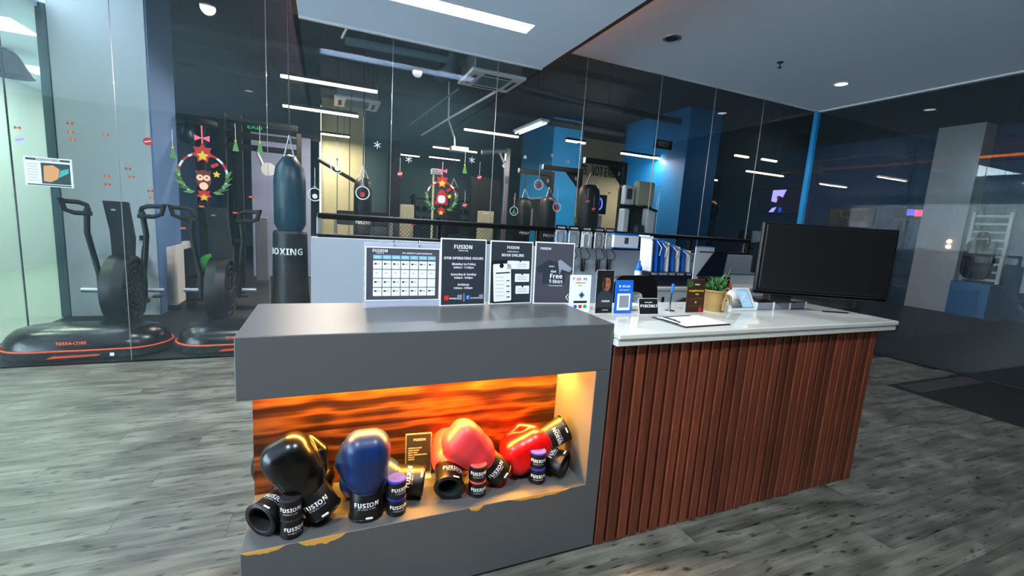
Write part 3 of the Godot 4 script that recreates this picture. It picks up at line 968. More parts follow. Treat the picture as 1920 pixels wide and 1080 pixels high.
func counter_goods():
	var a: Array
	var t: Node3D
	var f: Transform3D
	var W: Material = M["white_print"]
	# class schedule on a flip stand
	a = stand_print("schedule_stand", "clear flip stand with a printed weekly class schedule grid", "schedule stand", Vector3(-0.858, 1.10, -0.435), 0.03, 0.06, 0.342, 0.29, 0.004, M["acrylic"], M["milky"])
	t = a[0]; f = a[1]
	patch("border", t, f, Vector2(0, 0.005), 0.334, 0.240, W, 0.0, 0.0004)
	patch("sheet", t, f, Vector2(0, 0.005), 0.326, 0.231, M["gray_print"], 0.0, 0.0010)
	txt("FUSION", 0.013, W, t, f * at(Vector3(-0.105, 0.108, 0.0016)))
	txt("FITNESS CLUB", 0.0035, W, t, f * at(Vector3(-0.105, 0.097, 0.0016)))
	txt("FTC GROUP CLASS SCHEDULE", 0.0072, W, t, f * at(Vector3(0.060, 0.100, 0.0016)))
	for c in 7:
		var x := -0.116 + 0.0405 * c
		patch("heading", t, f, Vector2(x, 0.080), 0.037, 0.018, M["pale_blue_print"], 0.0, 0.0016)
		txt(["MONDAY", "TUESDAY", "WEDNESDAY", "THURSDAY", "FRIDAY", "SATURDAY", "SUNDAY"][c], 0.0042, W, t, f * at(Vector3(x, 0.080, 0.0021)))
		for r in 4:
			var y := 0.046 - 0.0405 * r
			patch("cell", t, f, Vector2(x, y), 0.037, 0.037, M["paper"], 0.0, 0.0016)
			if r == 2 and c > 4: continue
			if r != 1: patch("entry", t, f, Vector2(x - 0.008, y + 0.004), 0.010, 0.007, M["black_print"], 0.0, 0.0021)
			patch("entry", t, f, Vector2(x + (0.006 if r != 1 else -0.003), y + 0.004), 0.012, 0.003, M["pale_print"], 0.0, 0.0021)
	for x in [-0.045, 0.068]:
		var pts: Array = []
		for k in 16: pts.append(f * Vector3(x, 0.143 + 0.014 * cos(TAU * k / 16), -0.004 + 0.014 * sin(TAU * k / 16)))
		var st := new_st()
		tube(st, pts, 0.0022, 6, true)
		obj("ring", st, M["chrome"], a[2])
	# opening hours
	a = stand_print("hours_poster", "white framed dark poster listing gym operating hours", "poster", Vector3(-0.572, 1.10, -0.445), 0.10, 0.06, 0.236, 0.322, 0.006, W, M["slate_print"])
	t = a[0]; f = a[1]
	txt("FUSION", 0.019, W, t, f * at(Vector3(-0.005, 0.122, 0)))
	txt("FITNESS CLUB", 0.0055, W, t, f * at(Vector3(-0.005, 0.104, 0)))
	txt("GYM OPERATING HOURS", 0.0125, W, t, f * at(Vector3(0, 0.068, 0)))
	var lines := ["Monday to Friday", "6:00am - 11:00pm", "", "Saturday & Sunday", "9:00am - 9:00pm", "", "Holidays", "9:00am - 9:00pm"]
	for k in 8:
		if lines[k] != "": txt(lines[k], 0.0105 if k % 3 == 0 else 0.009, W, t, f * at(Vector3(0, 0.040 - 0.0165 * k, 0)))
	patch("social_icon", t, f, Vector2(-0.085, -0.122), 0.024, 0.024, M["red_print"], 0.006)
	shape("icon_ring", t, f * at(Vector3(-0.085, -0.122, 0.0005)), disc(0.006, 14), M["orange_print"])
	txt("Instagram", 0.007, W, t, f * at(Vector3(-0.069, -0.125, 0)), true, HORIZONTAL_ALIGNMENT_LEFT)
	patch("divider", t, f, Vector2(0.004, -0.122), 0.0015, 0.040, W)
	patch("social_icon", t, f, Vector2(0.024, -0.122), 0.022, 0.022, M["blue_print"], 0.003)
	txt("f", 0.014, W, t, f * at(Vector3(0.024, -0.122, 0.0008)))
	txt("Facebook", 0.007, W, t, f * at(Vector3(0.038, -0.125, 0)), true, HORIZONTAL_ALIGNMENT_LEFT)
	patch("code_patch", t, f, Vector2(-0.018, -0.120), 0.024, 0.024, M["pale_print"])
	patch("code_patch", t, f, Vector2(0.095, -0.120), 0.022, 0.022, M["pale_print"])
	# booking
	a = stand_print("booking_poster", "white framed dark poster with phone picture about booking online", "poster", Vector3(-0.312, 1.10, -0.470), 0.08, 0.06, 0.244, 0.320, 0.006, W, M["slate_print"])
	t = a[0]; f = a[1]
	txt("FUSION", 0.014, W, t, f * at(Vector3(0.005, 0.128, 0)))
	txt("4 EASY STEPS TO", 0.006, W, t, f * at(Vector3(0.005, 0.107, 0)))
	txt("BOOK ONLINE", 0.0135, W, t, f * at(Vector3(0.005, 0.089, 0)))
	patch("phone", t, f, Vector2(-0.052, -0.045), 0.112, 0.215, M["black_print"], 0.012, 0.0003, 0.05)
	patch("phone_screen", t, f, Vector2(-0.051, -0.050), 0.100, 0.190, W, 0.008, 0.0009, 0.05)
	shape("badge", t, f * at(Vector3(-0.058, 0.035, 0.0010)), disc(0.012, 16), M["black_print"])
	patch("screen_heading", t, f, Vector2(-0.050, -0.001), 0.078, 0.006, M["black_print"], 0.0, 0.0015, 0.05)
	for k in 4: patch("screen_button", t, f, Vector2(-0.020 + 0.0016 * k, -0.040 - 0.028 * k), 0.018, 0.005, M["black_print"], 0.0, 0.0015)
	for k in 6: patch("screen_line", t, f, Vector2(-0.068 + 0.001 * k, -0.022 - 0.019 * k), 0.045, 0.0016, M["pale_print"], 0.0, 0.0015)
	for k in 3:
		patch("step_box", t, f, Vector2([0.038, 0.062, 0.066][k], [0.040, -0.026, -0.088][k]), [0.128, 0.084, 0.080][k], 0.042, W, 0.004, 0.0009)
		shape("step_number", t, f * at(Vector3([0.048, 0.062, 0.066][k], [0.060, -0.007, -0.070][k], 0.0012)), disc(0.0055, 12), M["black_print"])
		for j in 2: patch("step_line", t, f, Vector2([0.058, 0.062, 0.066][k], [0.044, -0.022, -0.084][k] - 0.012 * j), 0.052, 0.002, M["pale_print"], 0.0, 0.0015)
	# free shirt
	a = stand_print("shirt_poster", "white framed grey poster offering a free t-shirt", "poster", Vector3(-0.075, 1.10, -0.455), -0.07, 0.06, 0.226, 0.325, 0.006, W, M["gray_print"])
	t = a[0]; f = a[1]
	var shirt := PackedVector2Array([Vector2(-0.035, 0.072), Vector2(0.0, 0.060), Vector2(0.035, 0.072), Vector2(0.105, 0.028), Vector2(0.088, -0.005), Vector2(0.066, 0.008), Vector2(0.066, -0.055), Vector2(-0.066, -0.055), Vector2(-0.066, 0.008), Vector2(-0.090, -0.004), Vector2(-0.104, 0.028)])
	shape("shirt_picture", t, f, shirt, M["slate_print"])
	var fold := PackedVector2Array([Vector2(0.018, 0.066), Vector2(0.035, 0.072), Vector2(0.103, 0.028), Vector2(0.088, 0.008), Vector2(0.040, 0.022), Vector2(0.030, -0.010)])
	shape("shirt_light_sleeve", t, f, fold, M["pale_print"], 0.0010)
	txt("FUSION", 0.012, W, t, f * at(Vector3(-0.055, 0.128, 0)))
	txt("FUSION", 0.006, W, t, f * at(Vector3(-0.018, 0.036, 0.001)))
	txt("Get", 0.013, W, t, f * at(Vector3(-0.005, 0.010, 0.001)))
	txt("Free", 0.025, W, t, f * at(Vector3(0.010, -0.015, 0.001)))
	txt("T-Shirt", 0.018, W, t, f * at(Vector3(0.010, -0.043, 0.001)))
	txt("when you sign up today", 0.005, W, t, f * at(Vector3(0.010, -0.065, 0.001)))
	for k in 2:
		var x := 0.078 + 0.016 * k
		shape("chevron", t, f, PackedVector2Array([Vector2(x + 0.014, -0.108), Vector2(x, -0.126), Vector2(x + 0.014, -0.144), Vector2(x + 0.009, -0.144), Vector2(x - 0.006, -0.126), Vector2(x + 0.009, -0.108)]), W, 0.0004)
	# payment sign, white
	var wt := 1.0602
	a = stand_print("payment_sign", "white payment sign lettered QRPh behind the display counter edge", "sign", Vector3(0.070, wt, -0.42), 0.0, 0.05, 0.13, 0.20, 0.0, W, W)
	t = a[0]; f = a[1]
	patch("corner_mark", t, f, Vector2(-0.042, 0.083), 0.012, 0.003, M["black_print"])
	patch("corner_mark", t, f, Vector2(-0.047, 0.078), 0.003, 0.012, M["black_print"])
	txt("QR", 0.014, M["red_print"], t, f * at(Vector3(-0.012, 0.078, 0)))
	txt("Ph", 0.014, M["blue_deep"], t, f * at(Vector3(0.028, 0.078, 0)))
	txt("SCAN NA ALL!", 0.0068, M["black_print"], t, f * at(Vector3(0, 0.058, 0)))
	patch("yellow_bar", t, f, Vector2(-0.002, 0.043), 0.026, 0.007, M["yellow_print"], 0.003)
	patch("device_picture", t, f, Vector2(0.010, -0.008), 0.030, 0.030, M["pale_blue_print"], 0.0, 0.0003, 0.7)
	patch("device_picture", t, f, Vector2(0.010, -0.008), 0.018, 0.018, M["slate_print"], 0.0, 0.0008, 0.7)
	patch("dark_bar", t, f, Vector2(0.004, -0.045), 0.084, 0.012, M["black_print"], 0.004)
	for k in 3: patch("app_icon", t, f, Vector2(-0.026 + 0.030 * k, -0.070), 0.020, 0.018, [M["blue_print"], M["red_print"], M["green_print"]][k], 0.005)
	# portrait flyer
	a = stand_print("portrait_flyer", "dark flyer with a man's face in a clear holder", "flyer", Vector3(0.192, wt, -0.37), 0.0, 0.05, 0.112, 0.235, 0.003, M["acrylic"], M["black_print"])
	t = a[0]; f = a[1]
	var face := PackedVector2Array()
	for k in 18: face.append(Vector2(0.008 + 0.026 * cos(TAU * k / 18), 0.045 + 0.043 * sin(TAU * k / 18)))
	shape("face", t, f, face, M["skin_print"])
	shape("face_side", t, f, PackedVector2Array([Vector2(-0.017, 0.065), Vector2(0.0, 0.085), Vector2(0.002, 0.005), Vector2(-0.014, 0.025)]), M["skin_dark_print"], 0.0010)
	shape("hair", t, f, PackedVector2Array([Vector2(-0.020, 0.060), Vector2(-0.018, 0.088), Vector2(0.006, 0.098), Vector2(0.030, 0.090), Vector2(0.035, 0.062), Vector2(0.026, 0.075), Vector2(-0.010, 0.078)]), M["black_print"], 0.0012)
	for k in 2:
		patch("brow", t, f, Vector2(0.000 + 0.019 * k, 0.058), 0.013, 0.003, M["black_print"], 0.0, 0.0014)
		patch("eye", t, f, Vector2(0.000 + 0.019 * k, 0.052), 0.008, 0.003, M["skin_dark_print"], 0.0, 0.0014)
	patch("mouth", t, f, Vector2(0.009, 0.024), 0.016, 0.003, M["skin_dark_print"], 0.0, 0.0014)
	shape("shoulder", t, f, PackedVector2Array([Vector2(-0.050, -0.085), Vector2(-0.045, -0.015), Vector2(-0.014, 0.008), Vector2(0.024, 0.006), Vector2(0.050, -0.014), Vector2(0.052, -0.085)]), M["slate_print"], 0.0006)
	txt("FUSION", 0.010, W, t, f * at(Vector3(0.008, -0.050, 0.001)))
	txt("FITNESS CLUB", 0.004, W, t, f * at(Vector3(0.008, -0.098, 0.001)))
	# blue payment sign
	a = stand_print("payment_sign", "bright blue payment sign with a white square", "sign", Vector3(0.315, wt, -0.365), 0.0, 0.05, 0.116, 0.182, 0.0, M["blue_print"], M["blue_print"])
	t = a[0]; f = a[1]
	txt("GCash", 0.012, W, t, f * at(Vector3(0.012, 0.058, 0)))
	shape("round_logo", t, f * at(Vector3(-0.030, 0.058, 0)), disc(0.006, 14), W)
	txt("Scan to pay here", 0.0058, W, t, f * at(Vector3(0, 0.038, 0)))
	patch("white_square", t, f, Vector2(0.0, -0.028), 0.086, 0.092, W, 0.004)
	patch("code_patch", t, f, Vector2(0.002, -0.026), 0.062, 0.066, M["pale_print"], 0.0, 0.0008)
	# price sign
	a = stand_print("price_sign", "small black lettered sign beside the clear bowl", "sign", Vector3(0.456, wt, -0.318), -0.05, 0.25, 0.128, 0.090, 0.003, M["white_plastic"], M["black_print"])
	t = a[0]; f = a[1]
	txt("P150 ONLY", 0.016, W, t, f * at(Vector3(0.002, 0.002, 0)))
	txt("TOWEL RENTAL", 0.005, W, t, f * at(Vector3(0, 0.022, 0)))
	# clear bowl
	t = thing("glass_bowl", "clear glass bowl behind the small black sign", "bowl", Vector3(0.435, wt, -0.45))
	var st := new_st()
	lathe(st, [Vector2(0.0, 0.0), Vector2(0.035, 0.0), Vector2(0.062, 0.03), Vector2(0.068, 0.06), Vector2(0.050, 0.10), Vector2(0.046, 0.10), Vector2(0.063, 0.06), Vector2(0.057, 0.032), Vector2(0.0, 0.006)], 28, Transform3D.IDENTITY, false)
	obj("bowl", st, M["clear"], t)
	st = new_st()
	lathe(st, [Vector2(0.0, 0.007), Vector2(0.050, 0.03), Vector2(0.050, 0.035), Vector2(0.0, 0.042)], 20, Transform3D.IDENTITY, false)
	obj("mints", st, M["white_print"], t)
	# pen on a chrome holder
	t = thing("pen_holder", "blue pen standing in a chrome counter holder", "pen", Vector3(0.675, wt, -0.40))
	st = new_st()
	lathe(st, [Vector2(0.0, 0.0), Vector2(0.030, 0.0), Vector2(0.030, 0.004), Vector2(0.008, 0.008), Vector2(0.006, 0.045), Vector2(0.0, 0.046)], 20)
	obj("holder", st, M["chrome"], t)
	st = new_st()
	tube(st, [Vector3(0, 0.03, 0), Vector3(0.004, 0.11, 0)], 0.004, 8)
	obj("pen", st, M["black"], t)
	st = new_st()
	tube(st, [Vector3(0.004, 0.108, 0), Vector3(0.007, 0.16, 0)], 0.0085, 10)
	obj("pen_top", st, M["blue_print"], t)
	# menu card
	a = stand_print("menu_card", "brown menu card with yellow heading beside the potted plant", "menu card", Vector3(0.812, wt, -0.345), 0.0, 0.05, 0.138, 0.196, 0.003, M["wood_edge"] if M.has("wood_edge") else M["trim_wood"], M["brown_print"])
	t = a[0]; f = a[1]
	patch("green_corner", t, f, Vector2(-0.045, 0.070), 0.040, 0.040, M["leaf"], 0.012)
	txt("FUSION", 0.007, W, t, f * at(Vector3(0.004, 0.066, 0.001)))
	txt("Complimentary", 0.011, M["yellow_print"], t, f * at(Vector3(0.0, 0.030, 0.001)))
	txt("Tea", 0.011, M["yellow_print"], t, f * at(Vector3(0.006, 0.010, 0.001)))
	for k in 2: patch("wood_band", t, f, Vector2(0.0, -0.018 - 0.042 * k), 0.112, 0.010, M["trim_wood"], 0.003)
	shape("gold_dot", t, f * at(Vector3(0.002, -0.038, 0)), disc(0.007, 10), M["tan_core"])
	shape("red_ball", t, f * at(Vector3(0.040, -0.082, 0)), disc(0.014, 14), M["red_print"])
	# potted plant in kraft paper
	t = thing("potted_plant", "small green plant with red berries wrapped in kraft paper", "plant", Vector3(0.995, wt, -0.385))
	st = new_st()
	lathe(st, [Vector2(0.0, 0.0), Vector2(0.050, 0.0), Vector2(0.056, 0.05), Vector2(0.064, 0.11), Vector2(0.076, 0.125), Vector2(0.070, 0.13), Vector2(0.055, 0.11), Vector2(0.0, 0.10)], 11)
	obj("paper_wrap", st, M["kraft"], t)
	st = new_st()
	var bow: Array = []
	for k in 12: bow.append(Vector3(0.055 + 0.030 * cos(PI * k / 11), 0.045 + 0.055 * sin(PI * k / 11), 0.055))
	tube(st, bow, 0.010, 6)
	tube(st, [Vector3(0.025, 0.045, 0.055), Vector3(0.020, 0.010, 0.062)], 0.009, 6)
	obj("paper_bow", st, M["kraft"], t)
	var rng := RandomNumberGenerator.new()
	rng.seed = 4
	for k in 70:
		var ang := rng.randf() * TAU
		var r0 := rng.randf() * 0.03
		var out := 0.025 + rng.randf() * 0.06
		var top := 0.125 + rng.randf() * 0.085 + (0.04 if k % 9 == 0 else 0.0)
		var dv := Vector3(cos(ang), 0, sin(ang))
		var p0 := dv * r0 + Vector3(0, 0.10 + rng.randf() * 0.05, 0)
		var p1 := dv * out + Vector3(0, top, 0)
		var sd := dv.cross(Vector3.UP).normalized() * 0.010
		var mid := (p0 + p1) * 0.5 + Vector3(0, 0.02, 0)
		st = new_st()
		for e in [1.0, -1.0]:
			var off: Vector3 = dv * 0.0008 * e
			t3(st, p0 + off, mid + sd + off, p1, dv * e)
			t3(st, p0 + off, p1, mid - sd + off, dv * e)
			t3(st, mid + sd + off, mid + Vector3(0, 0.004, 0) + off * 3.0, p1, dv * e)
		obj("leaf", st, M["leaf"] if k % 3 else M["leaf_pale"], t)
	for k in 4:
		st = new_st()
		lathe(st, [Vector2(0, -0.009), Vector2(0.007, -0.006), Vector2(0.009, 0), Vector2(0.007, 0.006), Vector2(0, 0.009)], 10, at(Vector3(0.056 + 0.014 * (k % 2), 0.135 + 0.011 * k, 0.045 + 0.008 * (k % 3))), false)
		obj("berry", st, M["berry"], t)
	st = new_st()
	tube(st, [Vector3(0.05, 0.13, 0.0), Vector3(0.085, 0.20, 0.0), Vector3(0.125, 0.255, -0.01)], 0.004, 6)
	obj("twig", st, M["trim_wood"], t)
	# tablet
	a = stand_print("tablet", "white tablet on a stand with a lit screen", "tablet", Vector3(1.232, wt, -0.355), 0.0, 0.55, 0.225, 0.155, 0.0, M["white_plastic"], M["white_plastic"])
	t = a[0]; f = a[1]
	patch("screen", t, f, Vector2(-0.004, 0), 0.185, 0.122, mat("screen_dark", Color(0.05, 0.06, 0.09), 0.15), 0.002)
	patch("screen_window", t, f, Vector2(0.040, 0), 0.090, 0.116, glow("screen_light", Color(0.55, 0.72, 0.82), 0.45), 0.0, 0.0008)
	for k in 4: patch("screen_line", t, f, Vector2(0.040, 0.035 - 0.022 * k), 0.060, 0.004, M["white_print"], 0.0, 0.0012)
	# clipboard
	t = thing("clipboard", "dark clipboard with white paper lying on the white worktop", "clipboard", Vector3(0.585, wt, -0.142), 0.06)
	part("board", M["black"], t, Vector3(-0.165, 0.0, -0.115), Vector3(0.165, 0.005, 0.115), 0.0015)
	part("paper", M["paper"], t, Vector3(-0.145, 0.005, -0.100), Vector3(0.158, 0.0075, 0.105), 0.0005)
	part("heading", M["slate_print"], t, Vector3(-0.130, 0.0075, -0.096), Vector3(0.10, 0.0080, -0.080), 0.0)
	part("clip", M["chrome"], t, Vector3(-0.158, 0.006, -0.055), Vector3(-0.128, 0.016, 0.055), 0.003)
	part("clip_lever", M["black"], t, Vector3(-0.150, 0.016, -0.03), Vector3(-0.136, 0.022, 0.03), 0.002)
	# screen seen from behind
	t = thing("monitor", "wide black screen turned away on the worktop", "monitor", Vector3(1.725, wt, -0.225), -0.44)
	part("back_shell", M["black"], t, Vector3(-0.415, 0.122, -0.020), Vector3(0.415, 0.560, 0.012), 0.006)
	part("bulge", mat("shell_dark", Color(0.045, 0.045, 0.042), 0.5), t, Vector3(-0.396, 0.140, 0.012), Vector3(0.396, 0.545, 0.022), 0.008)
	part("lower_lip", M["black_gloss"], t, Vector3(-0.415, 0.106, -0.018), Vector3(0.415, 0.124, 0.006), 0.003)
	part("neck", M["black"], t, Vector3(-0.30, 0.060, -0.10), Vector3(-0.16, 0.14, -0.015), 0.004)
	part("foot", M["black"], t, Vector3(-0.36, 0.0535, -0.16), Vector3(-0.12, 0.066, -0.02), 0.004)
	t = thing("cash_box", "pale grey low box with upright ribs under the wide screen", "box", Vector3(1.585, wt, -0.47), 0.0)
	st = new_st()
	for k in 3:
		bx(st, Vector3(-0.232 + 0.157 * k, 0.002, -0.10), Vector3(-0.082 + 0.157 * k, 0.046, 0.108), 0.004)
	obj("body", st, M["pale_print"], t)
	for k in 4:
		part("rib", M["white_plastic"], t, Vector3(-0.239 + 0.157 * k, 0.0, -0.10), Vector3(-0.231 + 0.157 * k, 0.050, 0.114), 0.002)
	part("lid", M["black"], t, Vector3(-0.236, 0.047, -0.10), Vector3(0.238, 0.053, 0.104), 0.002)
	t = thing("stylus", "thin black stick lying at the far end of the white worktop", "stylus", Vector3(1.94, wt, -0.225), -0.42)
	part("barrel", M["black"], t, Vector3(-0.10, 0.0, -0.005), Vector3(0.07, 0.009, 0.005), 0.002)
	part("tip", M["silver"], t, Vector3(0.07, 0.002, -0.003), Vector3(0.085, 0.007, 0.003), 0.001)

# ---------------------------------------------------------------- behind the counters
func office_chair(label: String, x: float, z: float, turn: float, top: float):
	var t := thing("office_chair", label, "chair", Vector3(x, 0, z), turn)
	var st := new_st()
	prism(st, rr(0.50, 0.50, 0.12, 5), 0.05, at(Vector3(0, top - 0.25, -0.20), 0, 0.10, 0))
	obj("backrest", st, M["black"], t)
	st = new_st()
	prism(st, rr(0.50, 0.48, 0.10, 5), 0.07, at(Vector3(0, 0.48, 0.04), 0, PI / 2, 0))
	obj("seat", st, M["black_matt"], t)
	st = new_st()
	tube(st, [Vector3(0, 0.46, -0.16), Vector3(0, 0.50, -0.27), Vector3(0, top - 0.25, -0.235)], 0.022, 8)
	obj("back_bar", st, M["black_metal"], t)
	st = new_st()
	tube(st, [Vector3(0, 0.08, 0), Vector3(0, 0.45, 0)], 0.025, 10)
	obj("column", st, M["chrome"], t)
	for k in 5:
		var d := Vector3(cos(TAU * k / 5), 0, sin(TAU * k / 5))
		st = new_st()
		tube(st, [Vector3(0, 0.10, 0), d * 0.28 + Vector3(0, 0.065, 0)], 0.02, 7)
		obj("leg", st, M["black"], t)
		st = new_st()
		tube(st, [d * 0.28 + Vector3(-0.02, 0.028, 0), d * 0.28 + Vector3(0.02, 0.028, 0)], 0.028, 10)
		obj("caster", st, M["black_matt"], t)

func back_area():
	# low wall under the railing
	sbox("wall_partition", "low white wall behind the reception with a black railing on top", "wall", M["knee_wall"], Vector3(-1.32, 0, -3.30), Vector3(4.75, 1.245, -3.16), 0.004)
	var t := thing("railing", "black framed mesh railing on top of the low white wall", "railing", Vector3(-1.27, 1.245, -3.23))
	part("top_rail", M["black_metal"], t, Vector3(0.0, 0.180, -0.03), Vector3(6.0, 0.24, 0.03), 0.012)
	part("bottom_rail", M["black_metal"], t, Vector3(0.0, 0.0, -0.03), Vector3(6.0, 0.035, 0.03), 0.010)
	for x in [0.0, 1.2, 2.4, 3.6, 4.8, 5.95]:
		part("post", M["black_metal"] if x > 0.0 else M["silver"], t, Vector3(x, 0.03, -0.025), Vector3(x + 0.045, 0.20, 0.025), 0.006)
	var st := new_st()
	for k in 130:
		var x := 0.42 + k * 0.0425
		for e in [1.0, -1.0]:
			var a := Vector3(x, 0.035 if e > 0 else 0.195, 0.002 * e)
			var b := Vector3(x + 0.16, 0.195 if e > 0 else 0.035, 0.002 * e)
			if b.x > 5.95: continue
			var n := (b - a).cross(Vector3(0, 0, 1)).normalized() * 0.0016
			q4(st, a - n, a + n, b + n, b - n, Vector3(0, 0, 1))
			q4(st, a - n - Vector3(0, 0, 0.0015), a + n - Vector3(0, 0, 0.0015), b + n - Vector3(0, 0, 0.0015), b - n - Vector3(0, 0, 0.0015), Vector3(0, 0, -1))
	var me := obj("mesh_infill", st, M["black_metal"], t)
	me.set_meta("kind", "stuff")
	# five hanging packs
	var px := [[1.345, 1.50], [1.525, 1.68], [1.705, 1.865], [1.895, 2.04], [2.06, 2.185]]
	for k in 5:
		var w: float = px[k][1] - px[k][0]
		var p := thing("hanging_pack", ["first", "second", "white strapped third", "fourth", "last"][k] + " black headed clear pack hanging on the railing from the schedule side", "retail pack", Vector3(px[k][0] + w * 0.5, 1.25, -3.135), 0.0, "packs hanging on the railing")
		part("header", M["black_print"], p, Vector3(-w * 0.5, 0.205, -0.004), Vector3(w * 0.5, 0.265, 0.004), 0.002)
		part("bag", M["acrylic"], p, Vector3(-w * 0.48, 0.0, -0.006), Vector3(w * 0.48, 0.206, 0.020), 0.008)
		st = new_st()
		tube(st, [Vector3(-w * 0.25, 0.02, 0.006), Vector3(-w * 0.28, 0.17, 0.006), Vector3(w * 0.05, 0.19, 0.006), Vector3(w * 0.28, 0.16, 0.006), Vector3(w * 0.25, 0.03, 0.006)], 0.011, 7)
		obj("strap", st, M["black_matt"] if k != 2 else M["white_print"], p)
		txt("FUSION", 0.020, M["white_print"], p, at(Vector3(0, 0.236, 0.0045)))
	# jump ropes
	var jx := [1.58, 1.765, 1.985, 2.145]
	for k in 4:
		var j := thing("jump_rope", ["first", "second", "third", "last"][k] + " black jump rope under the hanging packs from the schedule side", "jump rope", Vector3(jx[k], 0.96, -3.135), 0.0, "jump ropes on the low wall")
		for s in [-1.0, 1.0]:
			st = new_st()
			tube(st, [Vector3(0.012 * s, 0.0, 0), Vector3(0.020 * s, 0.16, 0)], 0.014, 8)
			obj("handle", st, M["black_gloss"], j)
		st = new_st()
		tube(st, [Vector3(-0.020, 0.16, 0), Vector3(-0.05, 0.27, 0), Vector3(0.0, 0.32, 0.0), Vector3(0.06, 0.26, 0), Vector3(0.10, 0.20, 0.005), Vector3(0.06, 0.15, 0.005), Vector3(0.020, 0.16, 0)], 0.0055, 6)
		obj("cord", st, M["black"], j)
		st = new_st()
		tube(st, [Vector3(0, 0.30, -0.024), Vector3(0, 0.31, 0.004)], 0.004, 6)
		obj("hook", st, M["silver"], j)
	# white and blue retail box
	t = thing("retail_box", "white retail box with blue ends on the low wall", "box", Vector3(2.345, 1.27, -3.10))
	part("carton", M["paper"], t, Vector3(-0.19, 0.012, -0.055), Vector3(0.19, 0.175, 0.03), 0.003)
	part("band", M["blue_print"], t, Vector3(-0.191, 0.165, -0.056), Vector3(0.191, 0.19, 0.031), 0.003)
	part("band", M["blue_print"], t, Vector3(-0.191, 0.0, -0.056), Vector3(0.191, 0.014, 0.031), 0.003)
	part("picture", M["gray_print"], t, Vector3(-0.03, 0.06, 0.030), Vector3(0.03, 0.14, 0.031), 0.0)
	# back desk
	t = thing("back_desk", "white return desk against the low wall", "desk", Vector3(3.2, 0, -2.82))
	part("body", M["white_wall"], t, Vector3(-1.05, 0.0, -0.31), Vector3(1.35, 0.82, 0.28), 0.004)
	part("desk_top", M["white_top"], t, Vector3(-1.08, 0.82, -0.32), Vector3(1.38, 0.86, 0.32), 0.006)
	part("riser", M["white_wall"], t, Vector3(0.25, 0.86, -0.31), Vector3(1.35, 0.99, -0.02), 0.004)
	part("riser_top", M["gray_wall"], t, Vector3(0.22, 0.99, -0.32), Vector3(1.38, 1.01, 0.0), 0.003)
	for k in 2:
		part("socket", M["black"], t, Vector3(-0.80 + 0.14 * k, 0.66, 0.28), Vector3(-0.76 + 0.14 * k, 0.74, 0.284), 0.001)
	# navy rack of paper bags
	t = thing("bag_rack", "navy lettered rack holding folded paper bags", "rack", Vector3(2.72, 0.86, -2.72))
	part("tray", mat("navy", Color(0.02, 0.08, 0.17), 0.5), t, Vector3(-0.36, 0.0, -0.12), Vector3(0.34, 0.17, 0.12), 0.004)
	for k in 5: txt(["SMALL", "MEDIUM", "LARGE", "XLARGE", "TANK"][k], 0.022, M["white_print"], t, at(Vector3(-0.28 + 0.135 * k, 0.150, 0.1215)))
	for k in 8:
		var bl := k in [1, 2, 4, 6]
		var bgs := thing("paper_bag", ("blue" if bl else "white") + " folded paper bag, %s in the navy rack from its bottle end" % ["first", "second", "third", "fourth", "fifth", "sixth", "seventh", "last"][k], "paper bag", Vector3(2.41 + 0.085 * k, 1.03, -2.72), 0.0, "folded bags in the navy rack")
		var top := 0.42 - 0.022 * k
		st = new_st()
		cbox(st, Vector3(-0.02, top * 0.5, 0.0), Vector3(0.030, top, 0.17), 0.006, Basis.from_euler(Vector3(0, 0.25, 0.08)))
		obj("bag", st, M["blue_print"] if bl else M["paper"], bgs)
		st = new_st()
		tube(st, [Vector3(-0.03, top * 0.93, 0.08), Vector3(0.02, top * 0.75, 0.11), Vector3(0.005, top * 0.5, 0.105)], 0.006, 5)
		obj("handle", st, M["black"] if not bl else M["white_print"], bgs)
		if not bl:
			st = new_st()
			cbox(st, Vector3(-0.055, top * 0.99, 0.0), Vector3(0.075, 0.02, 0.16), 0.006, Basis.from_euler(Vector3(0, 0.25, -0.15)))
			obj("folded_flap", st, M["paper"], bgs)
	t = thing("spray_bottle", "blue bottle with white label beside the navy rack", "bottle", Vector3(2.25, 0.86, -2.66))
	st = new_st()
	lathe(st, [Vector2(0, 0), Vector2(0.04, 0.0), Vector2(0.042, 0.02), Vector2(0.042, 0.22), Vector2(0.018, 0.26), Vector2(0.016, 0.30), Vector2(0, 0.30)], 20)
	obj("body", st, M["blue_print"], t)
	st = new_st()
	lathe(st, [Vector2(0.0425, 0.06), Vector2(0.0432, 0.06), Vector2(0.0432, 0.18), Vector2(0.0425, 0.18)], 20)
	obj("label_band", st, M["white_print"], t)
	# wall clipboard and dark panel
	t = thing("price_board", "white framed list leaning by the paper bags", "board", Vector3(3.20, 0.86, -2.60), 0.0)
	part("board", M["paper"], t, Vector3(-0.16, 0.0, -0.006), Vector3(0.15, 0.50, 0.006), 0.003)
	part("heading", M["black_print"], t, Vector3(-0.10, 0.43, 0.006), Vector3(0.13, 0.445, 0.0075), 0.0)
	part("edge", M["blue_print"], t, Vector3(-0.16, 0.495, -0.007), Vector3(0.15, 0.505, 0.007), 0.002)
	t = thing("laptop", "dark slanted laptop lid on the back desk riser", "laptop", Vector3(3.35, 0.86, -2.52), 0.0)
	st = new_st()
	prism(st, PackedVector2Array([Vector2(-0.28, 0.14), Vector2(0.16, 0.14), Vector2(0.20, 0.46), Vector2(-0.02, 0.46)]), 0.012, at(Vector3(-0.05, 0.0, 0)))
	obj("lid", st, M["navy"], t)
	part("base", M["black"], t, Vector3(-0.28, 0.0, -0.02), Vector3(0.14, 0.145, 0.10), 0.004)
	office_chair("black office chair right behind the portrait flyer", 0.98, -1.35, 3.3, 1.17)
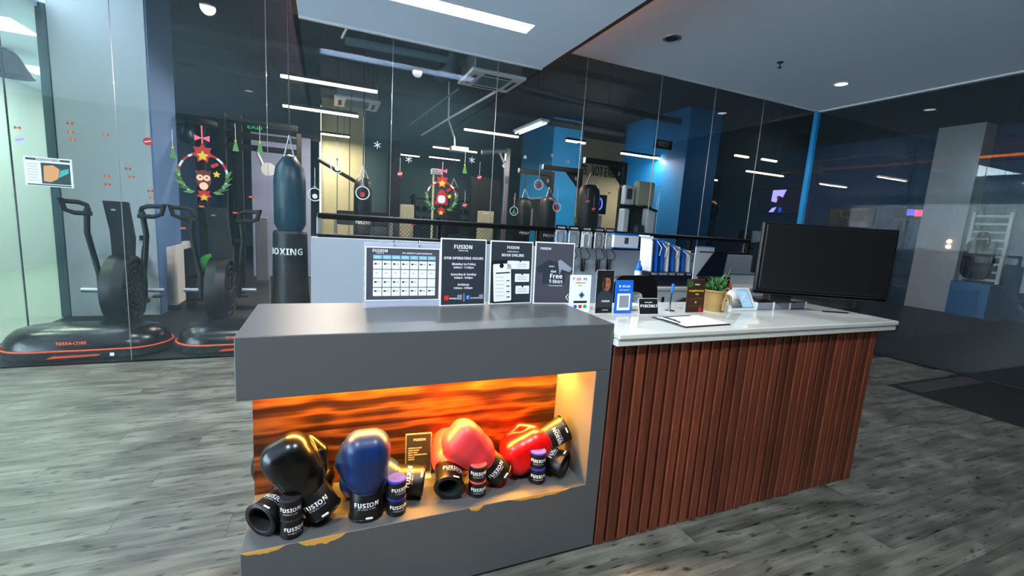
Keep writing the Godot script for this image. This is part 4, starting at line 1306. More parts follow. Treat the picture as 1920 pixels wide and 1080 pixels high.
	office_chair("black office chair behind the pen holder", 1.42, -0.95, 2.8, 1.06)

# ---------------------------------------------------------------- window stickers
func sticker(called: String, label: String, x: float, y: float, group := "christmas stickers on the glass") -> Node3D:
	return thing(called, label, "sticker", Vector3(x, y, GZ + 0.0066), 0.0, group)

func wreath(label: String, x: float, y: float, r: float) -> Node3D:
	var t := sticker("wreath_sticker", label, x, y)
	var I := Transform3D.IDENTITY
	for k in 20:
		if k >= 13 and k <= 16: continue
		var a0 := TAU * k / 20
		var a1 := TAU * (k + 1) / 20
		var p := PackedVector2Array()
		for j in 4: p.append(Vector2(cos(lerpf(a0, a1, j / 3.0)), sin(lerpf(a0, a1, j / 3.0))) * r * 1.05)
		for j in 4: p.append(Vector2(cos(lerpf(a1, a0, j / 3.0)), sin(lerpf(a1, a0, j / 3.0))) * r * 0.95)
		shape("candy_stripe", t, I, p, M["sticker_red"] if k % 2 else M["sticker_white"])
	patch("ribbon", t, I, Vector2(0, r * 1.75), r * 0.06, r * 1.1, mat("ribbon_pink", Color(0.80, 0.35, 0.42), 0.5))
	for s in [-1.0, 1.0]:
		shape("ribbon_bow", t, I, PackedVector2Array([Vector2(0, r * 1.72), Vector2(s * r * 0.32, r * 1.86), Vector2(s * r * 0.30, r * 1.56)]), M["ribbon_pink"], 0.0009)
		for k in 5:
			var a: float = -PI / 2 + s * (0.55 + 0.26 * k)
			var c := Vector2(cos(a), sin(a)) * r
			var d := Vector2(cos(a + s * 0.9), sin(a + s * 0.9)) * r * 0.34
			var n := Vector2(-d.y, d.x) * 0.28
			shape("leaf", t, I, PackedVector2Array([c - d * 0.5, c + n, c + d, c - n]), M["leaf"] if k % 2 else M["leaf_pale"], 0.0010)
	for e in [[1.0, 0.48], [-0.98, 0.34]]:
		shape("red_flower", t, at(Vector3(0, e[0] * r, 0)), star(e[1] * r, 0.62, 7), M["sticker_red"], 0.0014)
		shape("gold_centre", t, at(Vector3(0, (e[0] - 0.12) * r, 0)), star(e[1] * r * 0.55, 0.5, 5), M["sticker_yellow"], 0.0019)
	shape("gold_star", t, at(Vector3(r * 0.55, r * 0.05, 0)), star(r * 0.18, 0.5), M["sticker_yellow"])
	patch("candy", t, I, Vector2(r * 0.48, r * 0.48), r * 0.34, r * 0.16, M["sticker_red"], r * 0.05, 0.0004, 0.5)
	return t

func glass_decals():
	var I := Transform3D.IDENTITY
	var brown := mat("brown_sticker", Color(0.35, 0.15, 0.10), 0.5)
	var cream := mat("cream_sticker", Color(0.90, 0.68, 0.55), 0.5)
	var t := wreath("candy striped wreath sticker with a small brown animal", -2.235, 1.765, 0.19)
	var body := PackedVector2Array()
	for k in 16: body.append(Vector2(0.062 * cos(TAU * k / 16), -0.045 + 0.088 * sin(TAU * k / 16)))
	shape("animal_body", t, I, body, brown, 0.0022)
	shape("animal_belly", t, at(Vector3(0, -0.105, 0)), disc(0.035, 14), cream, 0.0028)
	for s in [-1.0, 1.0]:
		shape("animal_cheek", t, at(Vector3(0.027 * s, -0.030, 0)), disc(0.028, 14), cream, 0.0028)
		shape("animal_eye", t, at(Vector3(0.026 * s, -0.028, 0)), disc(0.008, 10), M["black_print"], 0.0034)
		shape("animal_ear", t, I, PackedVector2Array([Vector2(0.028 * s, 0.02), Vector2(0.062 * s, 0.045), Vector2(0.058 * s, 0.0)]), brown, 0.0024)
	t = wreath("candy striped wreath sticker with a red bell", 0.015, 1.745, 0.165)
	shape("bell", t, I, PackedVector2Array([Vector2(-0.02, 0.075), Vector2(0.02, 0.075), Vector2(0.055, 0.02), Vector2(0.075, -0.09), Vector2(-0.075, -0.09), Vector2(-0.055, 0.02)]), M["sticker_red"], 0.0022)
	patch("bell_band", t, I, Vector2(0, -0.03), 0.085, 0.085, M["sticker_white"], 0.03, 0.0028)
	# round baubles
	var rings := [[-0.83, 1.715, 0.072, "round bauble sticker with silver rim on the hanging punch bag"], [-1.08, 1.955, 0.065, "pale round bauble sticker on the cream wall"], [1.215, 1.985, 0.062, "round bauble sticker over the small picture frame"], [1.49, 1.735, 0.058, "round bauble sticker with a red house"], [0.91, 1.645, 0.055, "round bauble sticker with a green tree"], [-1.29, 1.66, 0.068, "faint round bauble sticker above the railing end"]]
	for k in 6:
		var q: Array = rings[k]
		t = sticker("bauble_sticker", q[3], q[0], q[1])
		var r: float = q[2]
		var pts := PackedVector2Array()
		for j in 25: pts.append(Vector2(cos(TAU * j / 24), sin(TAU * j / 24)) * r)
		for j in 25: pts.append(Vector2(cos(TAU * (24 - j) / 24), sin(TAU * (24 - j) / 24)) * r * 0.86)
		shape("rim", t, I, pts, M["sticker_white"])
		patch("thread", t, I, Vector2(0, r * 2.6), 0.005, r * 2.6, M["sticker_white"])
		shape("cap", t, at(Vector3(0, r * 1.15, 0)), star(r * 0.28, 0.6, 4), M["silver"])
		if k in [2, 3]: shape("red_house", t, I, PackedVector2Array([Vector2(-0.5, -0.5) * r, Vector2(0.5, -0.5) * r, Vector2(0.5, 0.0) * r, Vector2(0, 0.55) * r, Vector2(-0.5, 0.0) * r]), M["sticker_red"])
		elif k == 4: shape("tree", t, I, PackedVector2Array([Vector2(-0.5, -0.6) * r, Vector2(0.5, -0.6) * r, Vector2(0, 0.65) * r]), M["leaf_pale"])
		else: shape("snow_heap", t, at(Vector3(0, -r * 0.25, 0)), disc(r * 0.36, 12), M["sticker_white"] if k != 0 else M["sticker_red"])
	# snowflakes
	for q in [[-0.69, 2.22], [-0.36, 2.11], [0.35, 2.18], [1.01, 2.29], [0.74, 2.16], [1.37, 2.35], [1.6, 2.3]]:
		t = sticker("snowflake_sticker", "small white snowflake sticker on the glass", q[0], q[1], "snowflake stickers")
		for k in 3: patch("arm", t, I, Vector2.ZERO, 0.006, 0.075 if q[0] < 0.5 else 0.05, M["sticker_white"], 0.0, 0.0004 + 0.0001 * k, PI / 3 * k)
	# small hanging balls
	for q in [[-3.48, 1.92, "white", "pale ball sticker above the evacuation plan"], [-2.64, 2.01, "red", "striped red ball sticker beside the white pillar"], [0.45, 2.0, "red", "red ball sticker hanging right of the bell wreath"], [-0.45, 1.95, "red", "pale red ball sticker beside the glass joint"], [1.93, 1.84, "red", "striped red ball sticker on the far punch bag"], [2.03, 1.75, "red", "lower red ball sticker below the round logo"], [0.29, 1.67, "red", "small red candy sticker beside the bell wreath"], [-0.29, 1.43, "red", "small red ball sticker over the railing mesh"]]:
		t = sticker("ball_sticker", q[3], q[0], q[1])
		shape("ball", t, I, disc(0.034 if q[0] < -2 else 0.028, 16), M["sticker_red"] if q[2] == "red" else M["sticker_white"])
		patch("band", t, I, Vector2.ZERO, 0.05, 0.010, M["sticker_white"] if q[2] == "red" else M["pale_print"], 0.0, 0.0009, 0.3)
		patch("thread", t, I, Vector2(0, 0.10), 0.003, 0.14, M["sticker_white"])
	# little trees
	for q in [[-2.46, 1.94, "green tree sticker in front of the pillar side"], [-1.97, 2.06, "green tree sticker left of the exit sign"], [0.27, 2.08, "pale tree sticker above the bell wreath"], [-1.77, 2.07, "faint tree sticker under the exit sign"], [1.77, 1.61, "green tree sticker just above the hanging packs"]]:
		t = sticker("tree_sticker", q[2], q[0], q[1])
		shape("tree", t, I, PackedVector2Array([Vector2(-0.028, -0.055), Vector2(0.028, -0.055), Vector2(0.005, 0.04), Vector2(-0.005, 0.04)]), M["leaf_pale"])
		patch("thread", t, I, Vector2(0, 0.12), 0.004, 0.16, M["sticker_white"])
		shape("top_star", t, at(Vector3(0, 0.04, 0)), star(0.014, 0.5), M["sticker_yellow"], 0.0009)
	# gold and red bits
	var bits := [[-3.49, 2.01], [-3.16, 2.09], [-3.16, 2.02], [-2.93, 2.03], [-2.64, 1.58], [-2.63, 1.52], [-2.41, 1.26], [-2.79, 1.76], [-2.77, 1.69], [-1.85, 1.59], [-1.99, 1.43], [-2.26, 1.47], [2.25, 1.97], [0.91, 1.79], [1.73, 2.54], [-2.94, 1.68], [-2.94, 1.61], [-3.15, 1.96]]
	for k in bits.size():
		var red := k % 3 == 1
		t = sticker("bow_sticker", "small %s bow sticker on the glass" % ("red" if red else "orange gold"), bits[k][0], bits[k][1], "small bow stickers")
		for s in [-1.0, 1.0]:
			shape("loop", t, I, PackedVector2Array([Vector2(0, 0.004), Vector2(s * 0.020, 0.014), Vector2(s * 0.021, -0.012), Vector2(0, -0.004)]), M["sticker_red"] if red else M["sticker_orange"])
		shape("knot", t, I, disc(0.006, 8), M["sticker_yellow"], 0.0009)
	# evacuation plan
	t = thing("evacuation_plan", "framed evacuation plan fixed to the left glass", "notice", Vector3(-3.318, 1.675, GZ + 0.010))
	var f := at(Vector3(0, 0, 0))
	part("frame", M["white_plastic"], t, Vector3(-0.152, -0.118, -0.003), Vector3(0.152, 0.118, 0.003), 0.002)
	f = at(Vector3(0, 0, 0.0032))
	patch("heading_bar", t, f, Vector2(0, 0.100), 0.28, 0.018, M["slate_print"])
	txt("EVACUATION PLAN", 0.012, M["white_print"], t, f * at(Vector3(0, 0.100, 0.0006)))
	patch("plan_field", t, f, Vector2(0.045, -0.010), 0.185, 0.170, mat("plan_green", Color(0.10, 0.20, 0.20), 0.5))
	shape("plan_rooms", t, f, PackedVector2Array([Vector2(-0.035, -0.075), Vector2(-0.030, 0.050), Vector2(0.030, 0.060), Vector2(0.070, 0.030), Vector2(0.055, -0.050), Vector2(0.01, -0.080)]), mat("plan_orange", Color(0.80, 0.55, 0.33), 0.5), 0.0010)
	shape("plan_route", t, f, PackedVector2Array([Vector2(0.055, -0.045), Vector2(0.075, 0.020), Vector2(0.130, 0.040), Vector2(0.125, 0.0)]), mat("plan_teal", Color(0.20, 0.62, 0.55), 0.5), 0.0012)
	for k in 7: patch("legend_line", t, f, Vector2(-0.100, 0.060 - 0.022 * k), 0.060 if k % 2 else 0.075, 0.004, M["pale_print"])
	patch("foot_bar", t, f, Vector2(0, -0.106), 0.28, 0.010, M["slate_print"])

# ---------------------------------------------------------------- gym
func light_bar(x0: float, x1: float, y: float, z: float, e: float, label: String):
	var t := thing("light_bar", label, "light bar", Vector3((x0 + x1) * 0.5, y, z), 0.0, "linear lamps under the gym ceiling")
	var w := (x1 - x0) * 0.5
	part("housing", M["black"], t, Vector3(-w, 0.0, -0.035), Vector3(w, 0.05, 0.035), 0.004)
	part("diffuser", M["lamp_bar"], t, Vector3(-w + 0.005, -0.035, -0.032), Vector3(w - 0.005, 0.0, 0.032), 0.006)
	for s in [-0.8, 0.8]:
		var st := new_st()
		tube(st, [Vector3(s * w, 0.05, 0), Vector3(s * w, HG - y, 0)], 0.004, 5)
		obj("wire", st, M["black_metal"], t)
	if e > 0.0: area(Vector3(0, -0.045, 0), Vector3.DOWN, 2.0 * w, 0.06, Color(1.0, 0.93, 0.86), e, t)

func exercise_bike(label: String, x: float, z: float, turn: float):
	var t := thing("exercise_bike", label, "exercise bike", Vector3(x, 0, z), turn)
	# fan wheel, axis along x
	var ax := Transform3D(Basis.from_euler(Vector3(0, 0, PI / 2)), Vector3(0, 0.46, 0))
	var st := new_st()
	lathe(st, [Vector2(0.36, -0.11), Vector2(0.39, -0.10), Vector2(0.40, 0.0), Vector2(0.39, 0.10), Vector2(0.36, 0.11)], 40, ax)
	obj("fan_rim", st, M["black"], t)
	for s in [-1.0, 1.0]:
		st = new_st()
		for r in [0.08, 0.15, 0.22, 0.29, 0.355]:
			var pts: Array = []
			for k in 32: pts.append(Vector3(s * (0.115 - r * 0.03), 0.46 + r * sin(TAU * k / 32), r * cos(TAU * k / 32)))
			tube(st, pts, 0.005, 5, true)
		for k in 12: tube(st, [Vector3(s * 0.118, 0.46, 0), Vector3(s * 0.105, 0.46 + 0.37 * sin(TAU * k / 12), 0.37 * cos(TAU * k / 12))], 0.004, 5)
		obj("fan_cage", st, M["black_metal"], t)
	st = new_st()
	for k in 12:
		var a := TAU * k / 12
		cbox(st, Vector3(0, 0.46 + 0.2 * sin(a), 0.2 * cos(a)), Vector3(0.14, 0.30, 0.004), 0.0, Basis.from_euler(Vector3(-a + PI / 2, 0, 0)))
	obj("fan_blades", st, M["black"], t)
	# shroud and console
	st = new_st()
	prism(st, PackedVector2Array([Vector2(-0.085, 0.84), Vector2(0.105, 0.84), Vector2(0.115, 1.05), Vector2(0.06, 1.46), Vector2(-0.16, 1.46), Vector2(-0.10, 1.12)]), 0.07, at(Vector3(0.0, 0.0, 0.08), 0, -0.1, 0))
	obj("console", st, M["black_matt"], t)
	st = new_st()
	cbox(st, Vector3(-0.06, 1.36, -0.01), Vector3(0.04, 0.016, 0.004), 0.001)
	obj("badge", st, M["silver"], t)
	# handles
	for s in [-1.0, 1.0]:
		st = new_st()
		tube(st, [Vector3(s * 0.20, 0.36, 0.05), Vector3(s * 0.20, 0.62, 0.05), Vector3(s * 0.26, 1.10, 0.10), Vector3(s * 0.24, 1.36, 0.12)], 0.028, 9)
		obj("arm", st, M["black_metal"], t)
		st = new_st()
		tube(st, [Vector3(s * 0.20, 1.31, 0.12), Vector3(s * 0.34, 1.31, 0.13), Vector3(s * 0.42, 1.34, 0.13), Vector3(s * 0.45, 1.46, 0.13), Vector3(s * 0.42, 1.43, 0.13), Vector3(s * 0.30, 1.425, 0.13), Vector3(s * 0.24, 1.40, 0.12), Vector3(s * 0.225, 1.34, 0.12)], 0.025, 9)
		obj("grip", st, M["black_matt"], t)
		st = new_st()
		tube(st, [Vector3(s * 0.18, 0.45, 0.02), Vector3(s * 0.38, 0.45, 0.02)], 0.026, 10)
		obj("foot_peg", st, M["silver"], t)
		st = new_st()
		cbox(st, Vector3(s * 0.16, 0.20 + 0.08 * s, -0.45 - 0.06 * s), Vector3(0.10, 0.03, 0.09), 0.006)
		obj("pedal", st, M["black"], t)
		st = new_st()
		tube(st, [Vector3(s * 0.08, 0.26, -0.5), Vector3(s * 0.09, 0.20 + 0.08 * s, -0.45 - 0.06 * s)], 0.014, 6)
		obj("crank", st, M["silver"], t)
	st = new_st()
	tube(st, [Vector3(0, 0.46, 0), Vector3(0, 0.28, -0.5), Vector3(0, 0.98, -0.72)], 0.035, 9)
	tube(st, [Vector3(0, 0.28, -0.5), Vector3(0, 0.06, -0.95)], 0.03, 9)
	tube(st, [Vector3(0, 0.10, 0.30), Vector3(0, 0.10, -0.5), Vector3(0, 0.28, -0.5)], 0.03, 9)
	obj("frame", st, M["black_metal"], t)
	for z2 in [0.34, -0.95]:
		st = new_st()
		tube(st, [Vector3(-0.28, 0.04, z2), Vector3(0.28, 0.04, z2)], 0.035, 9)
		obj("base_foot", st, M["black_metal"], t)
	st = new_st()
	prism(st, PackedVector2Array([Vector2(-0.03, 0.12), Vector2(0.03, 0.12), Vector2(0.12, -0.10), Vector2(0.06, -0.15), Vector2(-0.06, -0.15), Vector2(-0.12, -0.10)]), 0.06, at(Vector3(0, 1.01, -0.74), PI, -PI / 2, 0))
	obj("saddle", st, M["black_gloss"], t)

func balance_bench(label: String, x: float, z: float):
	var t := thing("balance_bench", label, "balance trainer", Vector3(x, 0, z), 0.03, "balance trainers behind the glass")
	var oval = func(sx: float, sz: float, y: float) -> Array:
		var p: Array = []
		for k in 40:
			var a := TAU * k / 40
			var c := cos(a)
			p.append(Vector3(signf(c) * (0.62 - 0.31) * sx * minf(1.0, absf(c) * 6.0) + c * 0.31 * sx, y, sin(a) * 0.30 * sz))
		return p
	var st := new_st()
	var rings := [[1.0, 1.0, 0.10], [0.985, 0.97, 0.15], [0.94, 0.88, 0.20], [0.86, 0.72, 0.245], [0.74, 0.50, 0.27], [0.5, 0.25, 0.28], [0.01, 0.01, 0.282]]
	st.set_smooth_group(1)
	for i in rings.size() - 1:
		var A: Array = oval.call(rings[i][0], rings[i][1], rings[i][2])
		var B: Array = oval.call(rings[i + 1][0], rings[i + 1][1], rings[i + 1][2])
		for k in 40: q4(st, A[k], A[(k + 1) % 40], B[(k + 1) % 40], B[k], Vector3(A[k].x, 0.35, A[k].z))
	obj("dome", st, M["black_gloss"], t)
	st = new_st()
	var r2 := [[0.92, 0.90, 0.0], [1.01, 1.02, 0.02], [1.02, 1.04, 0.09], [0.98, 0.97, 0.10]]
	for i in 3:
		var A: Array = oval.call(r2[i][0], r2[i][1], r2[i][2])
		var B: Array = oval.call(r2[i + 1][0], r2[i + 1][1], r2[i + 1][2])
		for k in 40: q4(st, A[k], A[(k + 1) % 40], B[(k + 1) % 40], B[k], Vector3(A[k].x, 0.02, A[k].z))
	obj("base", st, M["black_matt"], t)
	st = new_st()
	tube(st, oval.call(1.02, 1.045, 0.098), 0.009, 6, true)
	obj("orange_rim", st, M["orange_print"], t)
	st = new_st()
	prism(st, PackedVector2Array([Vector2(-0.20, -0.012), Vector2(0.16, -0.002), Vector2(0.18, 0.014), Vector2(-0.16, 0.010)]), 0.004, at(Vector3(-0.02, 0.045, 0.316)))
	obj("orange_flash", st, M["orange_print"], t)
	txt("TERRA-CORE", 0.026, M["orange_print"], t, at(Vector3(-0.05, 0.165, 0.292), 0, -0.5, 0), true, HORIZONTAL_ALIGNMENT_CENTER, 0.004)
	st = new_st()
	cbox(st, Vector3(0.24, 0.050, 0.314), Vector3(0.03, 0.03, 0.003), 0.0)
	obj("sticker", st, M["white_print"], t)

func heavy_bag(label: String, x: float, z: float, top: float, hang: float, m: Material, r := 0.19, length := 1.15):
	var t := thing("punch_bag", label, "punch bag", Vector3(x, top - length, z), 0.0, "punch bags in the gym")
	var st := new_st()
	lathe(st, [Vector2(0, 0), Vector2(r * 0.8, 0.0), Vector2(r, 0.05), Vector2(r, length - 0.25), Vector2(r * 0.93, length - 0.12), Vector2(r * 0.72, length - 0.03), Vector2(0, length)], 26, Transform3D.IDENTITY, false)
	obj("bag", st, m, t)
	for k in 3:
		var a := TAU * k / 3 + 0.4
		st = new_st()
		tube(st, [Vector3(cos(a) * r * 0.6, length - 0.02, sin(a) * r * 0.6), Vector3(0, length + 0.22, 0)], 0.009, 5)
		obj("strap", st, M["silver"], t)
	st = new_st()
	tube(st, [Vector3(0, length + 0.21, 0), Vector3(0, hang - top + length, 0)], 0.010, 6)
	obj("hanger", st, M["black_metal"], t)
	bent("FUSION", 0.06, M["white_print"], t, r + 0.001, r + 0.001, 0.30)

func bag_hanger(label: String, x: float, z: float, y: float, reach: float):
	var t := thing("bag_hanger", label, "bag hanger", Vector3(x, 0, z), 0.0, "bag hangers in the gym")
	part("post", M["black"], t, Vector3(-0.05, 0, -0.05), Vector3(0.05, y, 0.05), 0.006)
	part("arm", M["black"], t, Vector3(-reach, y - 0.11, -0.045), Vector3(0.05, y, 0.045), 0.006)
	var st := new_st()
	prism(st, PackedVector2Array([Vector2(-0.05, y - 0.11), Vector2(-0.40, y - 0.11), Vector2(-0.05, y - 0.46)]), 0.03)
	obj("gusset", st, M["black"], t)
	st = new_st()
	cbox(st, Vector3(-0.12, y - 0.24, 0.018), Vector3(0.05, 0.08, 0.006), 0.002)
	obj("emblem", st, M["silver"], t)
	part("foot_plate", M["black"], t, Vector3(-0.14, 0, -0.14), Vector3(0.14, 0.012, 0.14), 0.003)
	part("end_cap", M["silver"], t, Vector3(-reach - 0.012, y - 0.11, -0.045), Vector3(-reach, y, 0.045), 0.003)

func air_cassette(label: String, x: float, y: float, z: float):
	var t := thing("air_conditioner", label, "air conditioner", Vector3(x, y, z), 0.0, "ceiling air conditioners")
	part("panel", M["white_plastic"], t, Vector3(-0.42, 0, -0.40), Vector3(0.42, 0.05, 0.40), 0.012)
	part("body", M["silver"], t, Vector3(-0.37, 0.05, -0.35), Vector3(0.37, 0.32, 0.35), 0.006)
	part("grille", M["gray_wall"], t, Vector3(-0.22, -0.006, -0.21), Vector3(0.22, 0.0, 0.21), 0.002)
	for k in 4:
		var a := PI / 2 * k
		var st := new_st()
		cbox(st, Vector3(cos(a) * 0.31, -0.004, sin(a) * 0.30), Vector3(0.06, 0.006, 0.42) if k % 2 == 0 else Vector3(0.42, 0.006, 0.06), 0.002)
		obj("louvre", st, M["dark_wall"], t)
	for k in 4:
		var st := new_st()
		var p := Vector3(0.34 * (1 if k % 2 else -1), 0.3, 0.32 * (1 if k < 2 else -1))
		tube(st, [p, Vector3(p.x, HG - y, p.z)], 0.006, 5)
		obj("hanger_rod", st, M["black_metal"], t)

func ceiling_pipe(called: String, label: String, pts: Array, r: float, m: Material):
	var t := thing(called, label, called.replace("_", " "), pts[0])
	var rel: Array = []
	for p in pts: rel.append(p - pts[0])
	var st := new_st()
	tube(st, rel, r, 12)
	obj("run", st, m, t)
	for k in 2:
		var p: Vector3 = rel[0].lerp(rel[rel.size() - 1], 0.15 + 0.7 * k)
		st = new_st()
		tube(st, [p, Vector3(p.x, HG - pts[0].y, p.z)], 0.006, 5)
		obj("hanger_rod", st, M["black_metal"], t)

func gym_goods():
	balance_bench("black orange-rimmed balance bench by the corridor glass", -3.28, -3.82)
	balance_bench("black orange-rimmed balance bench beside the display counter", -1.97, -3.82)
	exercise_bike("black fan exercise bike before the white pillar", -3.33, -4.78, 0.0)
	exercise_bike("black fan exercise bike next to the punch bag on a barrel", -2.38, -4.78, 0.0)
	# lamps
	light_bar(-1.80, -0.445, 3.40, -6.0, 8.0, "glowing linear lamp closest behind the glass joint left of the railing")
	light_bar(-1.903, -0.621, 3.308, -7.65, 8.0, "second glowing linear lamp of the left row")
	light_bar(-2.00, -0.62, 3.44, -11.2, 6.5, "third glowing linear lamp of the left row")
	light_bar(1.60, 2.92, 3.48, -11.3, 6.5, "glowing linear lamp above the bell wreath")
	light_bar(1.55, 2.824, 3.43, -8.0, 8.0, "glowing linear lamp left of the bright blue pillar")
	light_bar(5.57, 6.783, 3.387, -7.9, 5.0, "glowing linear lamp before the broad blue pillar")
	light_bar(10.05, 11.6, 3.42, -8.0, 0.7, "glowing linear lamp above the wall television")
	light_bar(7.62, 8.05, 3.40, -6.3, 0.0, "short warm lamp right of the broad blue pillar")
	light_bar(8.45, 8.95, 3.40, -6.25, 0.0, "second short warm lamp right of the broad blue pillar")
	light_bar(3.75, 4.25, 3.40, -7.45, 2.0, "short pale lamp over the bag hangers")
	light_bar(8.0, 9.2, 3.40, -10.6, 6.0, "unseen linear lamp added to brighten the lettered beige wall")  # added lamp hidden by the pillar, brightens the beige wall
	light_bar(10.8, 11.3, 3.40, -10.2, 0.0, "short warm lamp above the large exercise ball")
	light_bar(2.4, 3.6, 3.75, -15.6, 3.0, "small far linear lamp in the deep bay")
	light_bar(1.3, 2.1, 3.75, -15.9, 0.0, "smallest far linear lamp in the deep bay")
	# the bar before the pillars also throws light sideways
	for q in [[Vector3(6.18, 3.37, -7.95), Vector3(0.2, 0.1, -1.0), 1.25], [Vector3(5.5, 3.37, -7.9), Vector3(-1.0, 0.1, -0.3), 0.06]]:
		area(q[0], q[1], q[2], 0.05, Color(1.0, 0.95, 0.9), 1.6)
	# twin tube batten running away from the glass
	var t := thing("tube_lamp", "twin fluorescent batten beside the bright blue pillar", "tube lamp", Vector3(2.77, 3.5, -7.27))
	part("housing", M["white_plastic"], t, Vector3(-0.10, 0.0, -0.70), Vector3(0.10, 0.05, 0.70), 0.006)
	for s in [-0.05, 0.05]:
		var st := new_st()
		tube(st, [Vector3(s, -0.025, -0.66), Vector3(s, -0.025, 0.66)], 0.018, 8)
		obj("tube", st, M["lamp_tube"], t)
	for s in [-0.5, 0.5]:
		var st := new_st()
		tube(st, [Vector3(0, 0.05, s), Vector3(0, HG - 3.5, s)], 0.005, 5)
		obj("wire", st, M["black_metal"], t)
	air_cassette("white square ceiling air conditioner over the middle glass joint", 1.14, 3.6, -5.2)
	air_cassette("white square ceiling air conditioner behind the light bars", -0.63, 3.6, -8.13)
	ceiling_pipe("duct", "pale square-ended duct under the gym ceiling", [Vector3(-0.95, 3.82, -5.35), Vector3(0.72, 3.82, -5.25)], 0.055, M["gray_wall"])
	ceiling_pipe("pipe", "thick pale pipe running towards the broad blue pillar", [Vector3(1.70, 3.7, -5.39), Vector3(3.97, 3.7, -5.77)], 0.04, M["gray_wall"])
	ceiling_pipe("conduit", "white conduit running away under the gym ceiling", [Vector3(1.395, 3.62, -5.71), Vector3(1.25, 3.62, -8.1), Vector3(1.137, 3.62, -10.6)], 0.022, M["white_plastic"])
	ceiling_pipe("conduit", "thin grey conduit left of the white one", [Vector3(0.95, 3.75, -6.3), Vector3(0.75, 3.75, -10.2)], 0.018, M["gray_wall"])
	ceiling_pipe("conduit", "short bright conduit above the first light bar", [Vector3(-0.98, 3.95, -5.65), Vector3(-0.90, 3.95, -5.0)], 0.016, M["white_plastic"])
	ceiling_pipe("duct", "round dark elbow duct beside the air conditioner", [Vector3(0.45, 3.95, -4.95), Vector3(0.53, 3.85, -5.05), Vector3(0.52, 3.68, -5.2), Vector3(0.40, 3.62, -5.5)], 0.09, M["dark_wall"])
	ceiling_pipe("pipe", "long dark pipe across the gym ceiling", [Vector3(-3.8, 4.1, -7.0), Vector3(6.5, 4.1, -7.0)], 0.07, M["dark_wall"])
	ceiling_pipe("pipe", "second long dark pipe deeper across the gym ceiling", [Vector3(-3.8, 4.15, -9.2), Vector3(6.5, 4.15, -9.2)], 0.09, M["dark_wall"])
	# ceiling projector on an arm
	t = thing("projector", "white projector on a slanted ceiling arm", "projector", Vector3(1.52, 3.02, -8.6))
	part("body", M["white_plastic"], t, Vector3(-0.10, 0.0, -0.12), Vector3(0.30, 0.10, 0.12), 0.01)
	var st2 := new_st()
	tube(st2, [Vector3(0.0, 0.10, 0), Vector3(-0.02, 0.30, 0), Vector3(-0.22, 0.62, 0.2), Vector3(-0.24, HG - 3.02, 0.2)], 0.02, 7)
	obj("arm", st2, M["white_plastic"], t)
	# standing punch bag on a barrel
	t = thing("standing_bag", "punch bag on a black water barrel behind the counter's left end", "punch bag", Vector3(-1.62, 0, -4.95))
	st2 = new_st()
	lathe(st2, [Vector2(0, 0), Vector2(0.24, 0), Vector2(0.25, 0.03), Vector2(0.215, 0.6), Vector2(0.205, 1.18), Vector2(0.19, 1.21), Vector2(0.0, 1.22)], 30)
	obj("barrel", st2, M["black"], t)
	st2 = new_st()
	lathe(st2, [Vector2(0.15, 1.22), Vector2(0.19, 1.30), Vector2(0.19, 1.85), Vector2(0.165, 2.02), Vector2(0.08, 2.15), Vector2(0.0, 2.19)], 30, Transform3D.IDENTITY, false)
	obj("bag", st2, mat("bag_teal", Color(0.02, 0.20, 0.26), 0.4), t)
	for s in [-1.0, 1.0]:
		st2 = new_st()
		tube(st2, [Vector3(s * 0.06, 2.13, 0.05), Vector3(0, 2.42, 0.0)], 0.010, 5)
		obj("strap", st2, M["silver"], t)
	st2 = new_st()
	tube(st2, [Vector3(0, 2.41, 0), Vector3(0, HG, 0)], 0.008, 5)
	obj("hanger", st2, M["black_metal"], t)
	bent("BOXING", 0.085, M["white_print"], t, 0.212, 0.212, 0.95, -0.25)
	# hanging bags
	heavy_bag("black punch bag hanging before the cream wall", -0.536, -7.5, 2.165, HG, M["black"], 0.166)
	bag_hanger("black bag hanger arm close to the broad blue pillar", 4.46, -6.18, 2.86, 0.95)
	bag_hanger("black bag hanger arm over the dark blue pillar side", 4.40, -7.8, 2.86, 1.0)
	bag_hanger("black bag hanger arm before the bright blue pillar", 4.25, -8.96, 2.86, 0.95)
	heavy_bag("black punch bag under the hanger close to the broad blue pillar", 3.68, -6.18, 2.36, 2.76, M["black"], 0.22, 1.3)
	heavy_bag("black punch bag under the middle hanger", 3.60, -7.8, 2.15, 2.76, M["black"], 0.2, 1.2)
	heavy_bag("black punch bag before the bright blue pillar", 3.50, -8.96, 2.15, 2.76, M["black"], 0.2, 1.2)
	heavy_bag("black punch bag in the deep bay by the dark post", 1.85, -9.8, 2.3, HG, M["black"], 0.2, 1.2)
	# screen with a glowing ring
	t = thing("console_screen", "black screen with a glowing blue ring on a white stand", "screen", Vector3(4.25, 0, -6.75))
	part("panel", M["black_gloss"], t, Vector3(-0.20, 1.80, -0.02), Vector3(0.24, 2.22, 0.02), 0.006)
	part("stand", M["white_plastic"], t, Vector3(-0.16, 0.0, -0.08), Vector3(0.18, 1.78, -0.021), 0.006)
	var ring: Array = []
	for k in 24: ring.append(Vector3(0.045 + 0.075 * cos(TAU * k / 24), 2.02 + 0.12 * sin(TAU * k / 24), 0.024))
	st2 = new_st()
	tube(st2, ring, 0.014, 6, true)
	obj("ring", st2, glow("lamp_ring", Color(0.35, 0.40, 1.0), 2.0), t)
	st2 = new_st()
	cbox(st2, Vector3(0.045, 2.04, 0.022), Vector3(0.02, 0.06, 0.006), 0.002)
	obj("ring_mark", st2, M["lamp_ring"], t)
	# small framed picture
	t = thing("picture_frame", "pale blue edged picture on the bright blue pillar", "picture", Vector3(4.735, 1.75, -11.1), -PI / 2)
